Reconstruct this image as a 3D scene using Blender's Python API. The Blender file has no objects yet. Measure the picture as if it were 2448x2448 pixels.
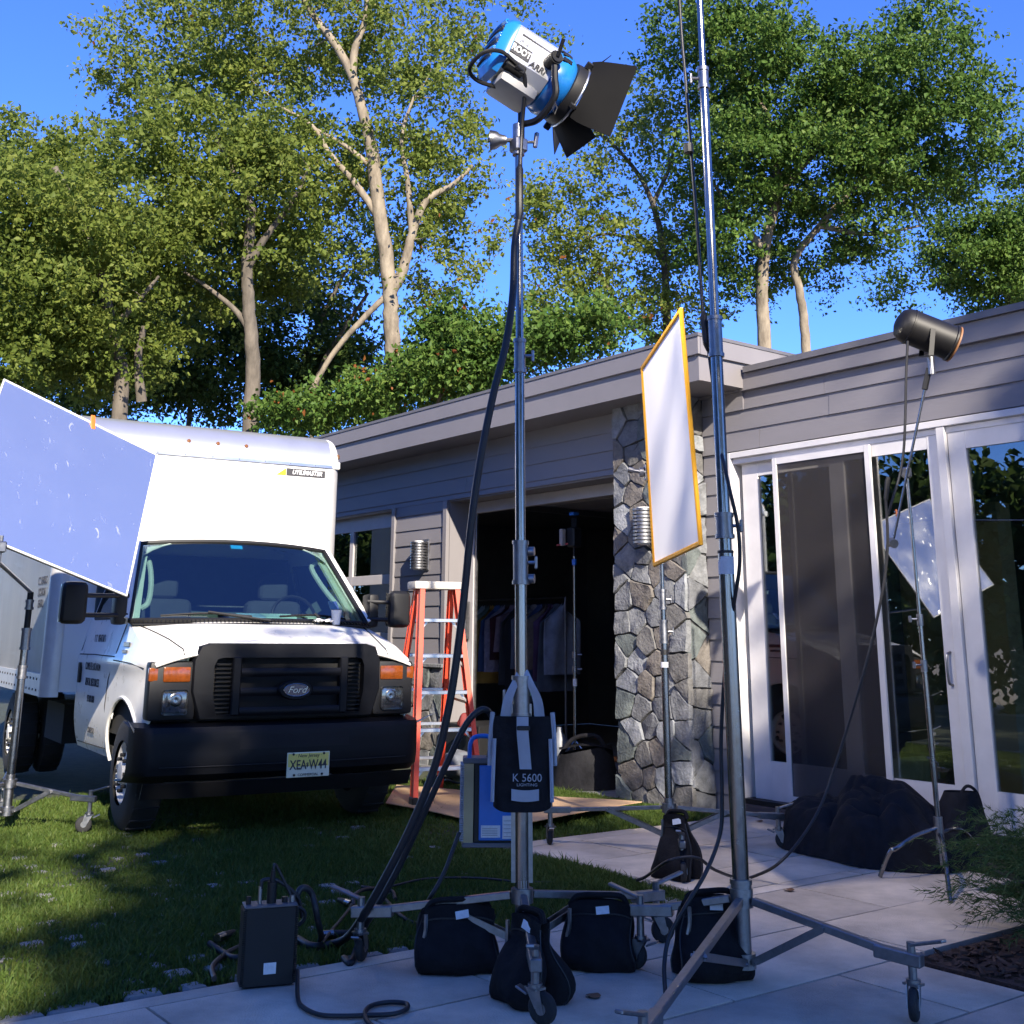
import bpy, bmesh, math, random
import numpy as np
from mathutils import Vector, Matrix, Quaternion
random.seed(7)
SC = bpy.context.scene
COL = SC.collection
rad = math.radians
V = Vector
# ------------------------------------------------------------------ camera
# world: X runs along the house front, Y goes into the house, Z up, metres
CAM = V((0, 0, 1.33))
FWD = V((-0.77308685, 0.58351526, 0.24868989))
RT = V((0.60390125, 0.79702661, 0.00720145))
UP = V((0.1940103, -0.15575148, 0.96855639))
FPX = 2750.0
cd = bpy.data.cameras.new('camera')
cam = bpy.data.objects.new('camera', cd); COL.objects.link(cam)
cam.matrix_world = Matrix(((RT.x, UP.x, -FWD.x, CAM.x), (RT.y, UP.y, -FWD.y, CAM.y), (RT.z, UP.z, -FWD.z, CAM.z), (0, 0, 0, 1)))
cd.sensor_width = 36; cd.sensor_fit = 'HORIZONTAL'
cd.lens = 36 * FPX / 2448; cd.shift_y = -408 / 2448
cd.clip_start = 0.05; cd.clip_end = 900
SC.camera = cam
# ------------------------------------------------------------------ light
SUN_EL, SUN_AZ = rad(29), math.atan2(-0.334, 0.943)      # azimuth from +X
SUN = V((math.cos(SUN_EL) * math.cos(SUN_AZ), math.cos(SUN_EL) * math.sin(SUN_AZ), math.sin(SUN_EL)))
w = bpy.data.worlds.new('World'); SC.world = w; w.use_nodes = True
nt = w.node_tree; bg = nt.nodes['Background']
sky = nt.nodes.new('ShaderNodeTexSky'); sky.sky_type = 'NISHITA'; sky.sun_disc = False
sky.sun_elevation = SUN_EL; sky.sun_rotation = math.atan2(SUN.x, SUN.y)
sky.altitude = 0; sky.air_density = 0.8; sky.dust_density = 0.0; sky.ozone_density = 10.0
hsv = nt.nodes.new('ShaderNodeHueSaturation'); hsv.inputs['Hue'].default_value = 0.514; hsv.inputs['Saturation'].default_value = 1.05
nt.links.new(sky.outputs[0], hsv.inputs['Color']); nt.links.new(hsv.outputs[0], bg.inputs[0]); bg.inputs[1].default_value = 0.15
sl = bpy.data.lights.new('sun', 'SUN'); sl.energy = 5.0; sl.angle = rad(0.53); sl.color = (1.0, 0.90, 0.76)
so = bpy.data.objects.new('sun', sl); COL.objects.link(so)
so.rotation_euler = (-SUN).to_track_quat('-Z', 'Y').to_euler(); so.location = (20, -7, 15)
SC.view_settings.view_transform = 'Standard'; SC.view_settings.look = 'None'
SC.view_settings.gamma = 1.0; SC.view_settings.use_curve_mapping = False
SC.view_settings.exposure = 1.36
SC.cycles.use_denoising = True
SC.cycles.max_bounces = 7; SC.cycles.transparent_max_bounces = 12
SC.cycles.sample_clamp_indirect = 6.0
SC.cycles.caustics_refractive = False
# ------------------------------------------------------------------ helpers
def ray(px, py): return FWD + RT * ((px - 1224) / FPX) - UP * ((py - 816) / FPX)
def at(px, py, d): return CAM + ray(px, py) * d                     # point at camera depth d
def gz(px, py, z=0.0):
    r = ray(px, py); return CAM + r * ((z - CAM.z) / r.z)
def gy(px, py, y):
    r = ray(px, py); return CAM + r * (y / r.y)
def gx(px, py, x):
    r = ray(px, py); return CAM + r * (x / r.x)
def tag(o, label=None, cat=None, group=None, kind=None):
    if label: o['label'] = label
    if cat: o['category'] = cat
    if group: o['group'] = group
    if kind: o['kind'] = kind
    return o
def thing(name, loc, label, cat, group=None):
    o = bpy.data.objects.new(name, None); COL.objects.link(o); o.location = V(loc); o.empty_display_size = 0.1
    return tag(o, label, cat, group)
def link(name, me, m=None, parent=None):
    o = bpy.data.objects.new(name, me); COL.objects.link(o)
    if m is not None and not me.materials:
        me.materials.append(m)
    if parent is not None:
        o.parent = parent
        if parent.type == 'EMPTY': o.matrix_parent_inverse = Matrix.Translation(-V(parent.location))
    return o
def frame_of(d, up=V((0, 0, 1))):
    d = V(d).normalized(); up = V(up)
    if abs(d.dot(up)) > 0.99: up = V((1, 0, 0))
    s = d.cross(up).normalized(); u = s.cross(d).normalized()
    return d, s, u                                                  # forward, side, up
class MB:
    def __init__(s): s.bm = bmesh.new()
    def box(s, c, size, R=None, b=0.0, seg=1):
        M = Matrix.Translation(V(c)) @ (R.to_4x4() if R else Matrix.Identity(4)) @ Matrix.Diagonal((*size, 1))
        r = bmesh.ops.create_cube(s.bm, size=1, matrix=M)
        if b:
            es = list({e for v in r['verts'] for e in v.link_edges})
            bmesh.ops.bevel(s.bm, geom=es, offset=b, segments=seg, affect='EDGES', profile=0.6)
        return s
    def bx(s, x0, x1, y0, y1, z0, z1, b=0.0, seg=1):
        return s.box(((x0 + x1) / 2, (y0 + y1) / 2, (z0 + z1) / 2), (abs(x1 - x0), abs(y1 - y0), abs(z1 - z0)), None, b, seg)
    def bar(s, p0, p1, w, h, up=(0, 0, 1), b=0.0):                   # square bar along p0-p1
        p0, p1 = V(p0), V(p1); d, sd, u = frame_of(p1 - p0, up)
        R = Matrix((d, sd, u)).transposed()
        return s.box((p0 + p1) / 2, ((p1 - p0).length, w, h), R, b)
    def tube(s, pts, r, n=8, cap=True, closed=False):
        pts = [V(p) for p in pts]; k = len(pts)
        rs = r if isinstance(r, (list, tuple)) else [r] * k
        t0 = (pts[1] - pts[0]).normalized(); _, sd, u = frame_of(t0); rings = []
        for i, p in enumerate(pts):
            a = pts[max(i - 1, 0)]; b2 = pts[min(i + 1, k - 1)]
            if closed: a = pts[i - 1]; b2 = pts[(i + 1) % k]
            t = (b2 - a).normalized()
            sd = (sd - t * sd.dot(t)).normalized(); u = sd.cross(t).normalized()
            rings.append([s.bm.verts.new(p + (sd * math.cos(2 * math.pi * j / n) + u * math.sin(2 * math.pi * j / n)) * rs[i]) for j in range(n)])
        m = k if closed else k - 1
        for i in range(m):
            A, B = rings[i], rings[(i + 1) % k]
            for j in range(n): s.bm.faces.new((A[j], A[(j + 1) % n], B[(j + 1) % n], B[j]))
        if cap and not closed:
            s.bm.faces.new(rings[0][::-1]); s.bm.faces.new(rings[-1])
        return s
    def cyl(s, p0, p1, r0, r1=None, n=14): return s.tube([p0, p1], [r0, r0 if r1 is None else r1], n)
    def lathe(s, prof, o, axis, n=24, ref=(0, 0, 1), a0=0.0, a1=2 * math.pi):
        o = V(o); d, sd, u = frame_of(axis, ref); full = abs(a1 - a0 - 2 * math.pi) < 1e-6
        m = n if full else n + 1; rings = []
        for a, r in prof:
            rings.append([s.bm.verts.new(o + d * a + (sd * math.cos(a0 + (a1 - a0) * j / n) + u * math.sin(a0 + (a1 - a0) * j / n)) * max(r, 1e-4)) for j in range(m)])
        for A, B in zip(rings, rings[1:]):
            for j in range(n): s.bm.faces.new((A[j], A[(j + 1) % m], B[(j + 1) % m], B[j]))
        return s
    def poly(s, pts): s.bm.faces.new([s.bm.verts.new(V(p)) for p in pts]); return s
    def prism(s, pts, off):                                         # polygon of 3-D points swept by off
        off = V(off); a = [s.bm.verts.new(V(p)) for p in pts]; b2 = [s.bm.verts.new(V(p) + off) for p in pts]
        s.bm.faces.new(a[::-1]); s.bm.faces.new(b2); k = len(a)
        for i in range(k): s.bm.faces.new((a[i], a[(i + 1) % k], b2[(i + 1) % k], b2[i]))
        return s
    def grid(s, fn, nu, nv, keep=None):
        vs = [[s.bm.verts.new(V(fn(i / nu, j / nv))) for j in range(nv + 1)] for i in range(nu + 1)]
        for i in range(nu):
            for j in range(nv):
                if keep and not keep((i + .5) / nu, (j + .5) / nv): continue
                s.bm.faces.new((vs[i][j], vs[i + 1][j], vs[i + 1][j + 1], vs[i][j + 1]))
        return s
    def done(s, name, m, parent=None, smooth=35, tf=None, solid=0.0):
        if solid:
            bmesh.ops.recalc_face_normals(s.bm, faces=s.bm.faces[:])
            bmesh.ops.solidify(s.bm, geom=s.bm.faces[:], thickness=solid)
        loose = [v for v in s.bm.verts if not v.link_faces]
        if loose: bmesh.ops.delete(s.bm, geom=loose, context='VERTS')
        bmesh.ops.recalc_face_normals(s.bm, faces=s.bm.faces[:])
        if tf is not None: s.bm.transform(tf)
        me = bpy.data.meshes.new(name); s.bm.to_mesh(me); s.bm.free()
        if smooth:
            me.polygons.foreach_set('use_smooth', [True] * len(me.polygons)); me.set_sharp_from_angle(angle=rad(smooth))
        return link(name, me, m, parent)
def spline(pts, sub=8):                                             # Catmull-Rom through points
    P = [V(p) for p in pts]; P = [P[0] * 2 - P[1]] + P + [P[-1] * 2 - P[-2]]; out = []
    for i in range(1, len(P) - 2):
        a, b, c, d = P[i - 1:i + 3]
        for k in range(sub):
            t = k / sub
            out.append(0.5 * ((2 * b) + (c - a) * t + (2 * a - 5 * b + 4 * c - d) * t * t + (3 * b - a - 3 * c + d) * t ** 3))
    out.append(P[-2]); return out
def npmesh(name, verts, faces, m, parent=None, smooth=False):       # faces: (n,k) int array
    me = bpy.data.meshes.new(name); n, k = faces.shape
    me.vertices.add(len(verts)); me.vertices.foreach_set('co', verts.astype(np.float32).ravel())
    me.loops.add(n * k); me.loops.foreach_set('vertex_index', faces.astype(np.int32).ravel())
    me.polygons.add(n); me.polygons.foreach_set('loop_start', np.arange(0, n * k, k, dtype=np.int32))
    if smooth: me.polygons.foreach_set('use_smooth', np.ones(n, dtype=bool))
    me.update(calc_edges=True); me.validate()
    return link(name, me, m, parent)
def text(name, body, size, origin, xdir, ydir, m, parent, shear=0.0, depth=0.001, bold=0.0, squeeze=1.0):
    cu = bpy.data.curves.new('t', 'FONT'); cu.body = body; cu.size = size; cu.align_x = 'CENTER'; cu.align_y = 'CENTER'
    cu.shear = shear; cu.extrude = depth; cu.offset = bold; cu.resolution_u = 3
    tmp = bpy.data.objects.new('t', cu); COL.objects.link(tmp)
    me = bpy.data.meshes.new_from_object(tmp); bpy.data.objects.remove(tmp); bpy.data.curves.remove(cu)
    x = V(xdir).normalized(); y = V(ydir).normalized(); z = x.cross(y); o = V(origin)
    x = x * squeeze
    me.transform(Matrix(((x.x, y.x, z.x, o.x), (x.y, y.y, z.y, o.y), (x.z, y.z, z.z, o.z), (0, 0, 0, 1)))); me.name = name
    me.materials.clear()
    return link(name, me, m, parent)
# ------------------------------------------------------------------ materials
def srgb(r, g, b):
    f = lambda c: (c / 255 / 12.92) if c <= 10 else ((c / 255 + .055) / 1.055) ** 2.4
    return (f(r), f(g), f(b))
def mat(name, col, rough=0.6, metal=0.0, var=0.12, scale=6.0, bump=0.0, bscale=60.0, spec=0.5, coat=0.0, col2=None, island=0.0, detail=4.0, rvar=0.0, stretch=None):
    m = bpy.data.materials.new(name); m.use_nodes = True; t = m.node_tree; N = t.nodes; L = t.links
    b = N['Principled BSDF']; b.inputs['Roughness'].default_value = rough; b.inputs['Metallic'].default_value = metal
    b.inputs['Specular IOR Level'].default_value = spec; b.inputs['Coat Weight'].default_value = coat
    tc = N.new('ShaderNodeTexCoord'); src = tc.outputs['Object']
    if stretch:
        mp = N.new('ShaderNodeMapping'); mp.inputs['Scale'].default_value = stretch; L.new(src, mp.inputs[0]); src = mp.outputs[0]
    no = N.new('ShaderNodeTexNoise'); no.inputs['Scale'].default_value = scale; no.inputs['Detail'].default_value = detail; no.inputs['Roughness'].default_value = 0.62
    L.new(src, no.inputs['Vector'])
    rp = N.new('ShaderNodeValToRGB'); rp.color_ramp.elements[0].position = 0.3; rp.color_ramp.elements[1].position = 0.72
    c1 = col2 if col2 else tuple(c * (1 - var) for c in col)
    c2 = col if col2 else tuple(min(1, c * (1 + var)) for c in col)
    rp.color_ramp.elements[0].color = (*c1, 1); rp.color_ramp.elements[1].color = (*c2, 1)
    L.new(no.outputs['Fac'], rp.inputs[0]); out = rp.outputs[0]
    if island:
        ge = N.new('ShaderNodeNewGeometry'); hs = N.new('ShaderNodeHueSaturation'); ma = N.new('ShaderNodeMapRange')
        ma.inputs[3].default_value = 1 - island; ma.inputs[4].default_value = 1 + island
        L.new(ge.outputs['Random Per Island'], ma.inputs[0]); L.new(ma.outputs[0], hs.inputs['Value']); L.new(out, hs.inputs['Color']); out = hs.outputs[0]
    L.new(out, b.inputs['Base Color'])
    if rvar:
        mr = N.new('ShaderNodeMapRange'); mr.inputs[3].default_value = max(0.02, rough - rvar); mr.inputs[4].default_value = min(1, rough + rvar)
        L.new(no.outputs['Fac'], mr.inputs[0]); L.new(mr.outputs[0], b.inputs['Roughness'])
    if bump:
        n2 = N.new('ShaderNodeTexNoise'); n2.inputs['Scale'].default_value = bscale; n2.inputs['Detail'].default_value = 5
        L.new(src, n2.inputs['Vector'])
        bp = N.new('ShaderNodeBump'); bp.inputs['Strength'].default_value = bump; bp.inputs['Distance'].default_value = 0.01
        L.new(n2.outputs['Fac'], bp.inputs['Height']); L.new(bp.outputs[0], b.inputs['Normal'])
    return m
def leafmat(name, c1, c2, c3, trans=0.35):
    m = bpy.data.materials.new(name); m.use_nodes = True; t = m.node_tree; N = t.nodes; L = t.links
    N.remove(N['Principled BSDF']); out = N['Material Output']
    ge = N.new('ShaderNodeNewGeometry'); rp = N.new('ShaderNodeValToRGB'); e = rp.color_ramp.elements
    e[0].color = (*c1, 1); e[1].color = (*c3, 1); x = e.new(0.5); x.color = (*c2, 1)
    tc = N.new('ShaderNodeTexCoord'); no = N.new('ShaderNodeTexNoise'); no.inputs['Scale'].default_value = 0.9; no.inputs['Detail'].default_value = 3
    L.new(tc.outputs['Object'], no.inputs['Vector'])
    mx = N.new('ShaderNodeMath'); mx.operation = 'MULTIPLY_ADD'; mx.inputs[1].default_value = 0.45; mx.inputs[2].default_value = 0.0
    m2 = N.new('ShaderNodeMath'); m2.operation = 'MULTIPLY_ADD'; m2.inputs[1].default_value = 0.55
    L.new(ge.outputs['Random Per Island'], mx.inputs[0]); L.new(no.outputs['Fac'], m2.inputs[0]); L.new(mx.outputs[0], m2.inputs[2])
    L.new(m2.outputs[0], rp.inputs[0])
    d = N.new('ShaderNodeBsdfPrincipled'); d.inputs['Roughness'].default_value = 0.5; d.inputs['Specular IOR Level'].default_value = 0.16
    tr = N.new('ShaderNodeBsdfTranslucent'); ms = N.new('ShaderNodeMixShader'); ms.inputs[0].default_value = trans
    L.new(rp.outputs[0], d.inputs['Base Color']); L.new(rp.outputs[0], tr.inputs['Color'])
    L.new(d.outputs[0], ms.inputs[1]); L.new(tr.outputs[0], ms.inputs[2]); L.new(ms.outputs[0], out.inputs[0])
    return m
def glassmat(name, tint=(1, 1, 1), ior=1.5, rough=0.0, boost=0.0, gtint=(1, 1, 1)):
    m = bpy.data.materials.new(name); m.use_nodes = True; t = m.node_tree; N = t.nodes; L = t.links
    N.remove(N['Principled BSDF']); out = N['Material Output']
    fr = N.new('ShaderNodeFresnel'); fr.inputs[0].default_value = ior
    ad = N.new('ShaderNodeMath'); ad.operation = 'ADD'; ad.inputs[1].default_value = boost; ad.use_clamp = True; L.new(fr.outputs[0], ad.inputs[0])
    tr = N.new('ShaderNodeBsdfTransparent'); tr.inputs[0].default_value = (*tint, 1)
    gl = N.new('ShaderNodeBsdfGlossy'); gl.inputs['Roughness'].default_value = rough; gl.inputs['Color'].default_value = (*gtint, 1)
    ms = N.new('ShaderNodeMixShader'); L.new(ad.outputs[0], ms.inputs[0]); L.new(tr.outputs[0], ms.inputs[1]); L.new(gl.outputs[0], ms.inputs[2]); L.new(ms.outputs[0], out.inputs[0])
    return m
def emit(name, col, st):
    m = bpy.data.materials.new(name); m.use_nodes = True; b = m.node_tree.nodes['Principled BSDF']
    b.inputs['Base Color'].default_value = (*col, 1); b.inputs['Emission Color'].default_value = (*col, 1); b.inputs['Emission Strength'].default_value = st
    return m
M = {}
M['white'] = mat('white_paint', (.74, .73, .70), .3, var=.07, coat=.35, scale=6, rvar=.12, detail=8)
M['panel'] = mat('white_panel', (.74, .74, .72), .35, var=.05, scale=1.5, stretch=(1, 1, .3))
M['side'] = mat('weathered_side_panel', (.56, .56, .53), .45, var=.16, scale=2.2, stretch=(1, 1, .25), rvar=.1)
M['alum'] = mat('brushed_aluminium', (.62, .63, .65), .34, 1.0, var=.12, scale=4, rvar=.1)
M['post'] = mat('dull_aluminium_post', (.55, .55, .55), .42, .35, var=.1, scale=5)
M['matte'] = mat('matte_black_paint', (.0032, .0032, .0036), .75, var=.2, spec=.10)
M['nose'] = mat('polished_nose_metal', (.72, .72, .73), .30, .8, var=.06, scale=3)
M['galv'] = mat('galvanised_steel', (.27, .27, .28), .40, 1.0, var=.18, scale=30, rvar=.12)
M['chrome'] = mat('worn_chrome', (.26, .26, .265), .24, 1.0, var=.1, scale=25, rvar=.1)
M['bumper'] = mat('dark_bumper_plastic', (.0045, .005, .007), .5, spec=.22, var=.2, bump=.08, bscale=300)
M['black'] = mat('black_plastic', (.009, .009, .010), .5, var=.2, spec=.35)
M['rubber'] = mat('tyre_rubber', (.016, .016, .017), .8, var=.3, bump=.2, bscale=120)
M['cable'] = mat('cable_rubber', (.012, .012, .014), .5, var=.2)
M['cloth'] = mat('black_duvetyne', (.010, .010, .0125), .82, var=.35, scale=14, bump=1.0, bscale=14, spec=.25)
M['bag'] = mat('sandbag_cordura', (.011, .010, .011), .88, var=.3, scale=20, bump=1.0, bscale=17, spec=.2)
M['web'] = mat('grey_webbing', (.34, .35, .38), .8, var=.1, bump=.2, bscale=300)
M['dark'] = mat('dark_void', (.010, .010, .011), .9)
M['amber'] = mat('amber_lens', (.17, .04, .005), .2, var=.25, scale=40, coat=.5)
M['clear'] = mat('headlight_lens', (.10, .105, .11), .08, .6, var=.5, scale=18, coat=1.0)
M['glass'] = glassmat('window_glass', (.62, .66, .66), 1.5, boost=.13)
M['winds'] = glassmat('windshield_glass', (.52, .66, .64), 1.5, boost=.11)
def screenmat():
    m = bpy.data.materials.new('insect_screen'); m.use_nodes = True; t = m.node_tree; t.nodes.remove(t.nodes['Principled BSDF'])
    a = t.nodes.new('ShaderNodeBsdfTransparent'); b = t.nodes.new('ShaderNodeBsdfDiffuse'); b.inputs[0].default_value = (.045, .042, .045, 1); x = t.nodes.new('ShaderNodeMixShader'); x.inputs[0].default_value = .5
    t.links.new(a.outputs[0], x.inputs[1]); t.links.new(b.outputs[0], x.inputs[2]); t.links.new(x.outputs[0], t.nodes['Material Output'].inputs[0]); return m
M['screen'] = screenmat()
M['siding'] = mat('painted_siding', (.178, .168, .176), .62, var=.06, scale=3, bump=.12, bscale=70, stretch=(.25, 1, 1))
M['fascia'] = mat('painted_fascia', (.185, .173, .178), .55, var=.05, scale=2)
M['roof'] = mat('roof_edge_metal', (.12, .115, .12), .5, var=.1)
M['trim'] = mat('door_white_trim', (.55, .535, .535), .5, var=.07)
M['trim2'] = mat('garage_trim_grey', (.36, .34, .34), .55, var=.06)
M['riser'] = mat('brown_composite', (.085, .065, .06), .65, var=.15, stretch=(.2, 1, 1))
M['mortar'] = mat('dark_mortar', (.040, .040, .042), .95, var=.2, bump=.5, bscale=90)
STONE = [mat('stone_%d' % i, c, .9, col2=d, scale=11, bump=1.0, bscale=45, detail=10) for i, (c, d) in enumerate([
    ((.21, .215, .225), (.09, .095, .10)), ((.16, .165, .175), (.075, .078, .085)), ((.19, .17, .15), (.095, .085, .075)),
    ((.29, .30, .32), (.13, .14, .145)), ((.155, .15, .145), (.08, .078, .075)), ((.13, .15, .145), (.06, .07, .07))])]
PAVE = [mat('paver_%d' % i, c, .92, var=.36, scale=2.1, bump=.6, bscale=130, detail=14) for i, c in enumerate([(.53, .44, .34), (.485, .405, .315), (.56, .47, .365)])]
M['curb'] = mat('pale_concrete', (.21, .205, .19), .9, var=.2, scale=18, bump=.5, bscale=90)
M['soil'] = mat('lawn_soil', (.035, .042, .018), .95, var=.5, scale=9, bump=.6, bscale=50)
M['earth'] = mat('bounce_gravel_ground', (.24, .205, .15), .95, var=.25, scale=4, bump=.4, bscale=60)  # ground out of view, made pale so it bounces warm light
M['mulch'] = mat('bark_mulch', (.040, .022, .016), .95, var=.5, scale=40, bump=1.0, bscale=70)
M['floor'] = mat('garage_concrete', (.16, .16, .165), .8, var=.2)
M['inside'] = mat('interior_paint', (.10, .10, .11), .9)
M['inside2'] = mat('interior_cream', (.42, .38, .22), .8)
M['wood'] = mat('interior_wood_floor', (.20, .13, .06), .4, var=.2)
M['bark1'] = mat('pale_bark', (.30, .25, .18), .9, col2=(.13, .105, .075), scale=9, bump=.8, bscale=26, stretch=(1, 1, .35))
M['bark2'] = mat('grey_bark', (.16, .135, .105), .95, col2=(.065, .055, .043), scale=8, bump=.8, bscale=22, stretch=(1, 1, .3))
M['card'] = mat('corrugated_cardboard', (.46, .30, .17), .85, var=.12, scale=5)
M['orange'] = mat('orange_fibreglass', (.60, .055, .022), .45, var=.08)
M['label'] = mat('paper_label', (.62, .62, .62), .7, var=.1, scale=60)
M['blue'] = mat('blue_enamel', (.01, .13, .46), .35, var=.1, scale=12)
M['lampblue'] = mat('lamp_blue', (.012, .16, .50), .25, var=.06, coat=.4)
M['lampsil'] = mat('lamp_silver', (.62, .63, .64), .30, .55, var=.05)
M['gold'] = mat('brass_heatsink', (.30, .25, .15), .5, .5, var=.2)
M['yellow'] = mat('yellow_binding', (.72, .34, .012), .6, var=.08)
M['print'] = mat('dark_print', (.03, .03, .035), .6)
M['printw'] = mat('white_print', (.75, .75, .75), .6)
M['plate'] = mat('licence_plate_yellow', (.66, .55, .12), .4, var=.05, scale=3)
M['platew'] = mat('licence_plate_cream', (.62, .60, .45), .4, var=.05)
M['rim'] = mat('painted_wheel', (.58, .57, .55), .4, var=.12)
# ------------------------------------------------------------------ ground, patio, lawn
PX = [-4.565, -3.955, -3.345, -2.745, -2.14, -1.535, -0.93, -0.325, 0.28, 0.885, 1.49]
def slab_mesh(lx, ly, seed):
    mb = MB(); mb.box((0, 0, -.03), (lx, ly, .06), None, .006, 2)
    me = mb.done('paver', None, None, smooth=30); o = me; me = o.data; bpy.data.objects.remove(o); return me
mb = MB(); mb.box((0, 0, -.26), (900, 900, .3)); g = mb.done('ground', M['earth'], None, 0); tag(g, kind='structure')
mb = MB(); mb.bx(-40, -4.70, -6, 4.86, -.12, -.018); mb.bx(-40, -6.60, 4.86, 8.5, -.12, -.019); lawn = mb.done('lawn', M['soil'], None, 0); tag(lawn, kind='structure')
mb = MB(); mb.bx(-4.69, 2.2, -4.0, 7.28, -.1, -.022); mb.bx(-6.58, -4.69, 4.88, 7.28, -.1, -.023)
patio = mb.done('patio', M['mortar'], None, 0); tag(patio, kind='structure')
_slab = {}
def in_bed(x, y): return (x > -3.3 and y > 4.63) or (x > -3.9 and y > 6.2) or (x > -4.5 and y > 6.72)
def slab(x0, x1, y0, y1):
    lx, ly = round(x1 - x0 - .011, 3), round(y1 - y0 - .011, 3)
    if ly < .1: return
    k = random.randrange(3); key = (lx, ly, k)
    if key not in _slab:
        _slab[key] = slab_mesh(lx, ly, 0); _slab[key].materials.clear(); _slab[key].materials.append(PAVE[k])
    o = bpy.data.objects.new('paver', _slab[key]); COL.objects.link(o); o.parent = patio
    o.location = ((x0 + x1) / 2, (y0 + y1) / 2, random.uniform(-.002, .002)); o.rotation_euler = (random.uniform(-.002, .002), random.uniform(-.002, .002), 0)
rows = [(-4.685, -4.565)] + list(zip(PX, PX[1:]))
for i, (a, b) in enumerate(rows):
    off = 4.83 if i % 2 == 0 else 4.22
    ys = [off + 1.22 * k for k in range(-8, 4)]
    for y0, y1 in zip(ys, ys[1:]):
        if b > -3.3 and y1 > 4.63: y1 = min(y1, 4.63)
        if b > -3.94 + .3 and y1 > 6.2: y1 = min(y1, 6.2)
        y1 = min(y1, 7.24 if b < -4.4 else (6.72 if b < -3.9 else 6.2))
        if y0 < -1.5 or y1 - y0 < .12: continue
        slab(a, b, y0, y1)
ux = [-6.56, -6.395, -5.785, -5.175, -4.685]                        # upper strip that runs along the doors
for i, (a, b) in enumerate(zip(ux, ux[1:])):
    ys = [4.9, 5.44, 6.66, 7.24] if i % 2 else [4.9, 6.05, 7.24]
    for y0, y1 in zip(ys, ys[1:]): slab(a, b, y0, y1)
# pale broken edge stones between lawn and patio
rng = random.Random(3)
for k in range(26):
    y = -1 + k * .235 + rng.uniform(-.03, .03)
    mb = MB(); mb.box((-4.745 + rng.uniform(-.02, .02), y, -.026), (rng.uniform(.05, .10), rng.uniform(.08, .20), .05), Matrix.Rotation(rng.uniform(-.2, .2), 3, 'Z'), .012)
    mb.done('edge_stone', M['curb'], lawn)
for k in range(7):
    mb = MB(); mb.box((-6.4 + k * .27, 4.85, -.026), (rng.uniform(.12, .2), rng.uniform(.05, .08), .05), Matrix.Rotation(rng.uniform(-.2, .2), 3, 'Z'), .012)
    mb.done('edge_stone', M['curb'], lawn)
# concrete studs of the turf grid showing through the grass
mb = MB(); mb.box((0, 0, -.03), (.085, .085, .06), None, .014, 2); st = mb.done('paver_stud', M['curb'], lawn); stm = st.data
first = True; cnt = 0
for ix in range(22):
    for iy in range(26):
        x = -4.95 - ix * .165; y = .55 + iy * .165
        dens = .75 * math.exp(-((x + 6.0) ** 2 / 1.6 + (y - 2.3) ** 2 / 1.1)) + .12
        if x > -5.2: dens = .3
        if rng.random() > dens or cnt > 280 or y > 4.6: continue
        o = st if first else bpy.data.objects.new('paver_stud', stm)
        if not first: COL.objects.link(o); o.parent = lawn
        first = False; cnt += 1
        o.location = (x + rng.uniform(-.015, .015), y + rng.uniform(-.015, .015), -.003 + rng.uniform(-.010, .005)); o.rotation_euler = (0, 0, rng.uniform(-.2, .2)); o.scale = (rng.uniform(.75, 1.25), rng.uniform(.75, 1.25), 1)
# grass blades
def grass(name, boxes, n, hmin, hmax, label, seed, studs=True):
    r = np.random.RandomState(seed); P = []
    tot = sum((b[1] - b[0]) * (b[3] - b[2]) * b[4] for b in boxes)
    for b in boxes:
        k = int(n * (b[1] - b[0]) * (b[3] - b[2]) * b[4] / tot)
        P.append(np.stack([r.uniform(b[0], b[1], k), r.uniform(b[2], b[3], k)], 1))
    P = np.concatenate(P)
    nx = np.sin(P[:, 0] * 2.1 + 1) * np.cos(P[:, 1] * 2.6) + .5 * np.sin(P[:, 0] * 6.3 + P[:, 1] * 5.1) + .35 * np.sin(P[:, 0] * 15 - P[:, 1] * 13)
    keep = r.uniform(-1.6, 1.2, len(P)) < nx * .7 + .35; P = P[keep]; nx = nx[keep]; k = len(P)
    h = r.uniform(hmin, hmax, k) * (1 + .25 * nx) * np.where(r.rand(k) < .04, 1.7, 1)
    a = r.uniform(0, 2 * np.pi, k); w_ = r.uniform(.0022, .0048, k); lean = r.uniform(.1, .95, k) * h; la = r.uniform(0, 2 * np.pi, k)
    base = np.concatenate([P, np.full((k, 1), -.018)], 1); dx = np.stack([np.cos(a), np.sin(a), np.zeros(k)], 1) * w_[:, None]
    tip = base + np.stack([np.cos(la) * lean, np.sin(la) * lean, h], 1)
    mid = base + np.stack([np.cos(la) * lean * .3, np.sin(la) * lean * .3, h * .62], 1)
    vs = np.stack([base - dx, base + dx, mid + dx * .8, mid - dx * .8, tip], 1).reshape(-1, 3)
    i0 = np.arange(k)[:, None] * 5
    f = np.concatenate([i0 + [0, 1, 2], i0 + [0, 2, 3], i0 + [3, 2, 4]], 0)
    o = npmesh(name, vs, f, M['grass']); tag(o, label, 'grass', kind='stuff'); return o
M['grass'] = leafmat('grass_blades', (.045, .078, .016), (.080, .130, .026), (.17, .18, .05), .4)
grass('grass', [(-7.2, -4.72, .9, 4.84, 1.0), (-10.5, -7.2, .8, 4.9, .55), (-9.8, -6.62, 4.86, 7.0, .55), (-8.2, -6.62, 6.4, 7.05, 1.5), (-6.2, -4.70, 3.9, 4.84, .8)], 420000, .014, .042, 'short shaded lawn grass growing through the paving grid', 5)
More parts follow.
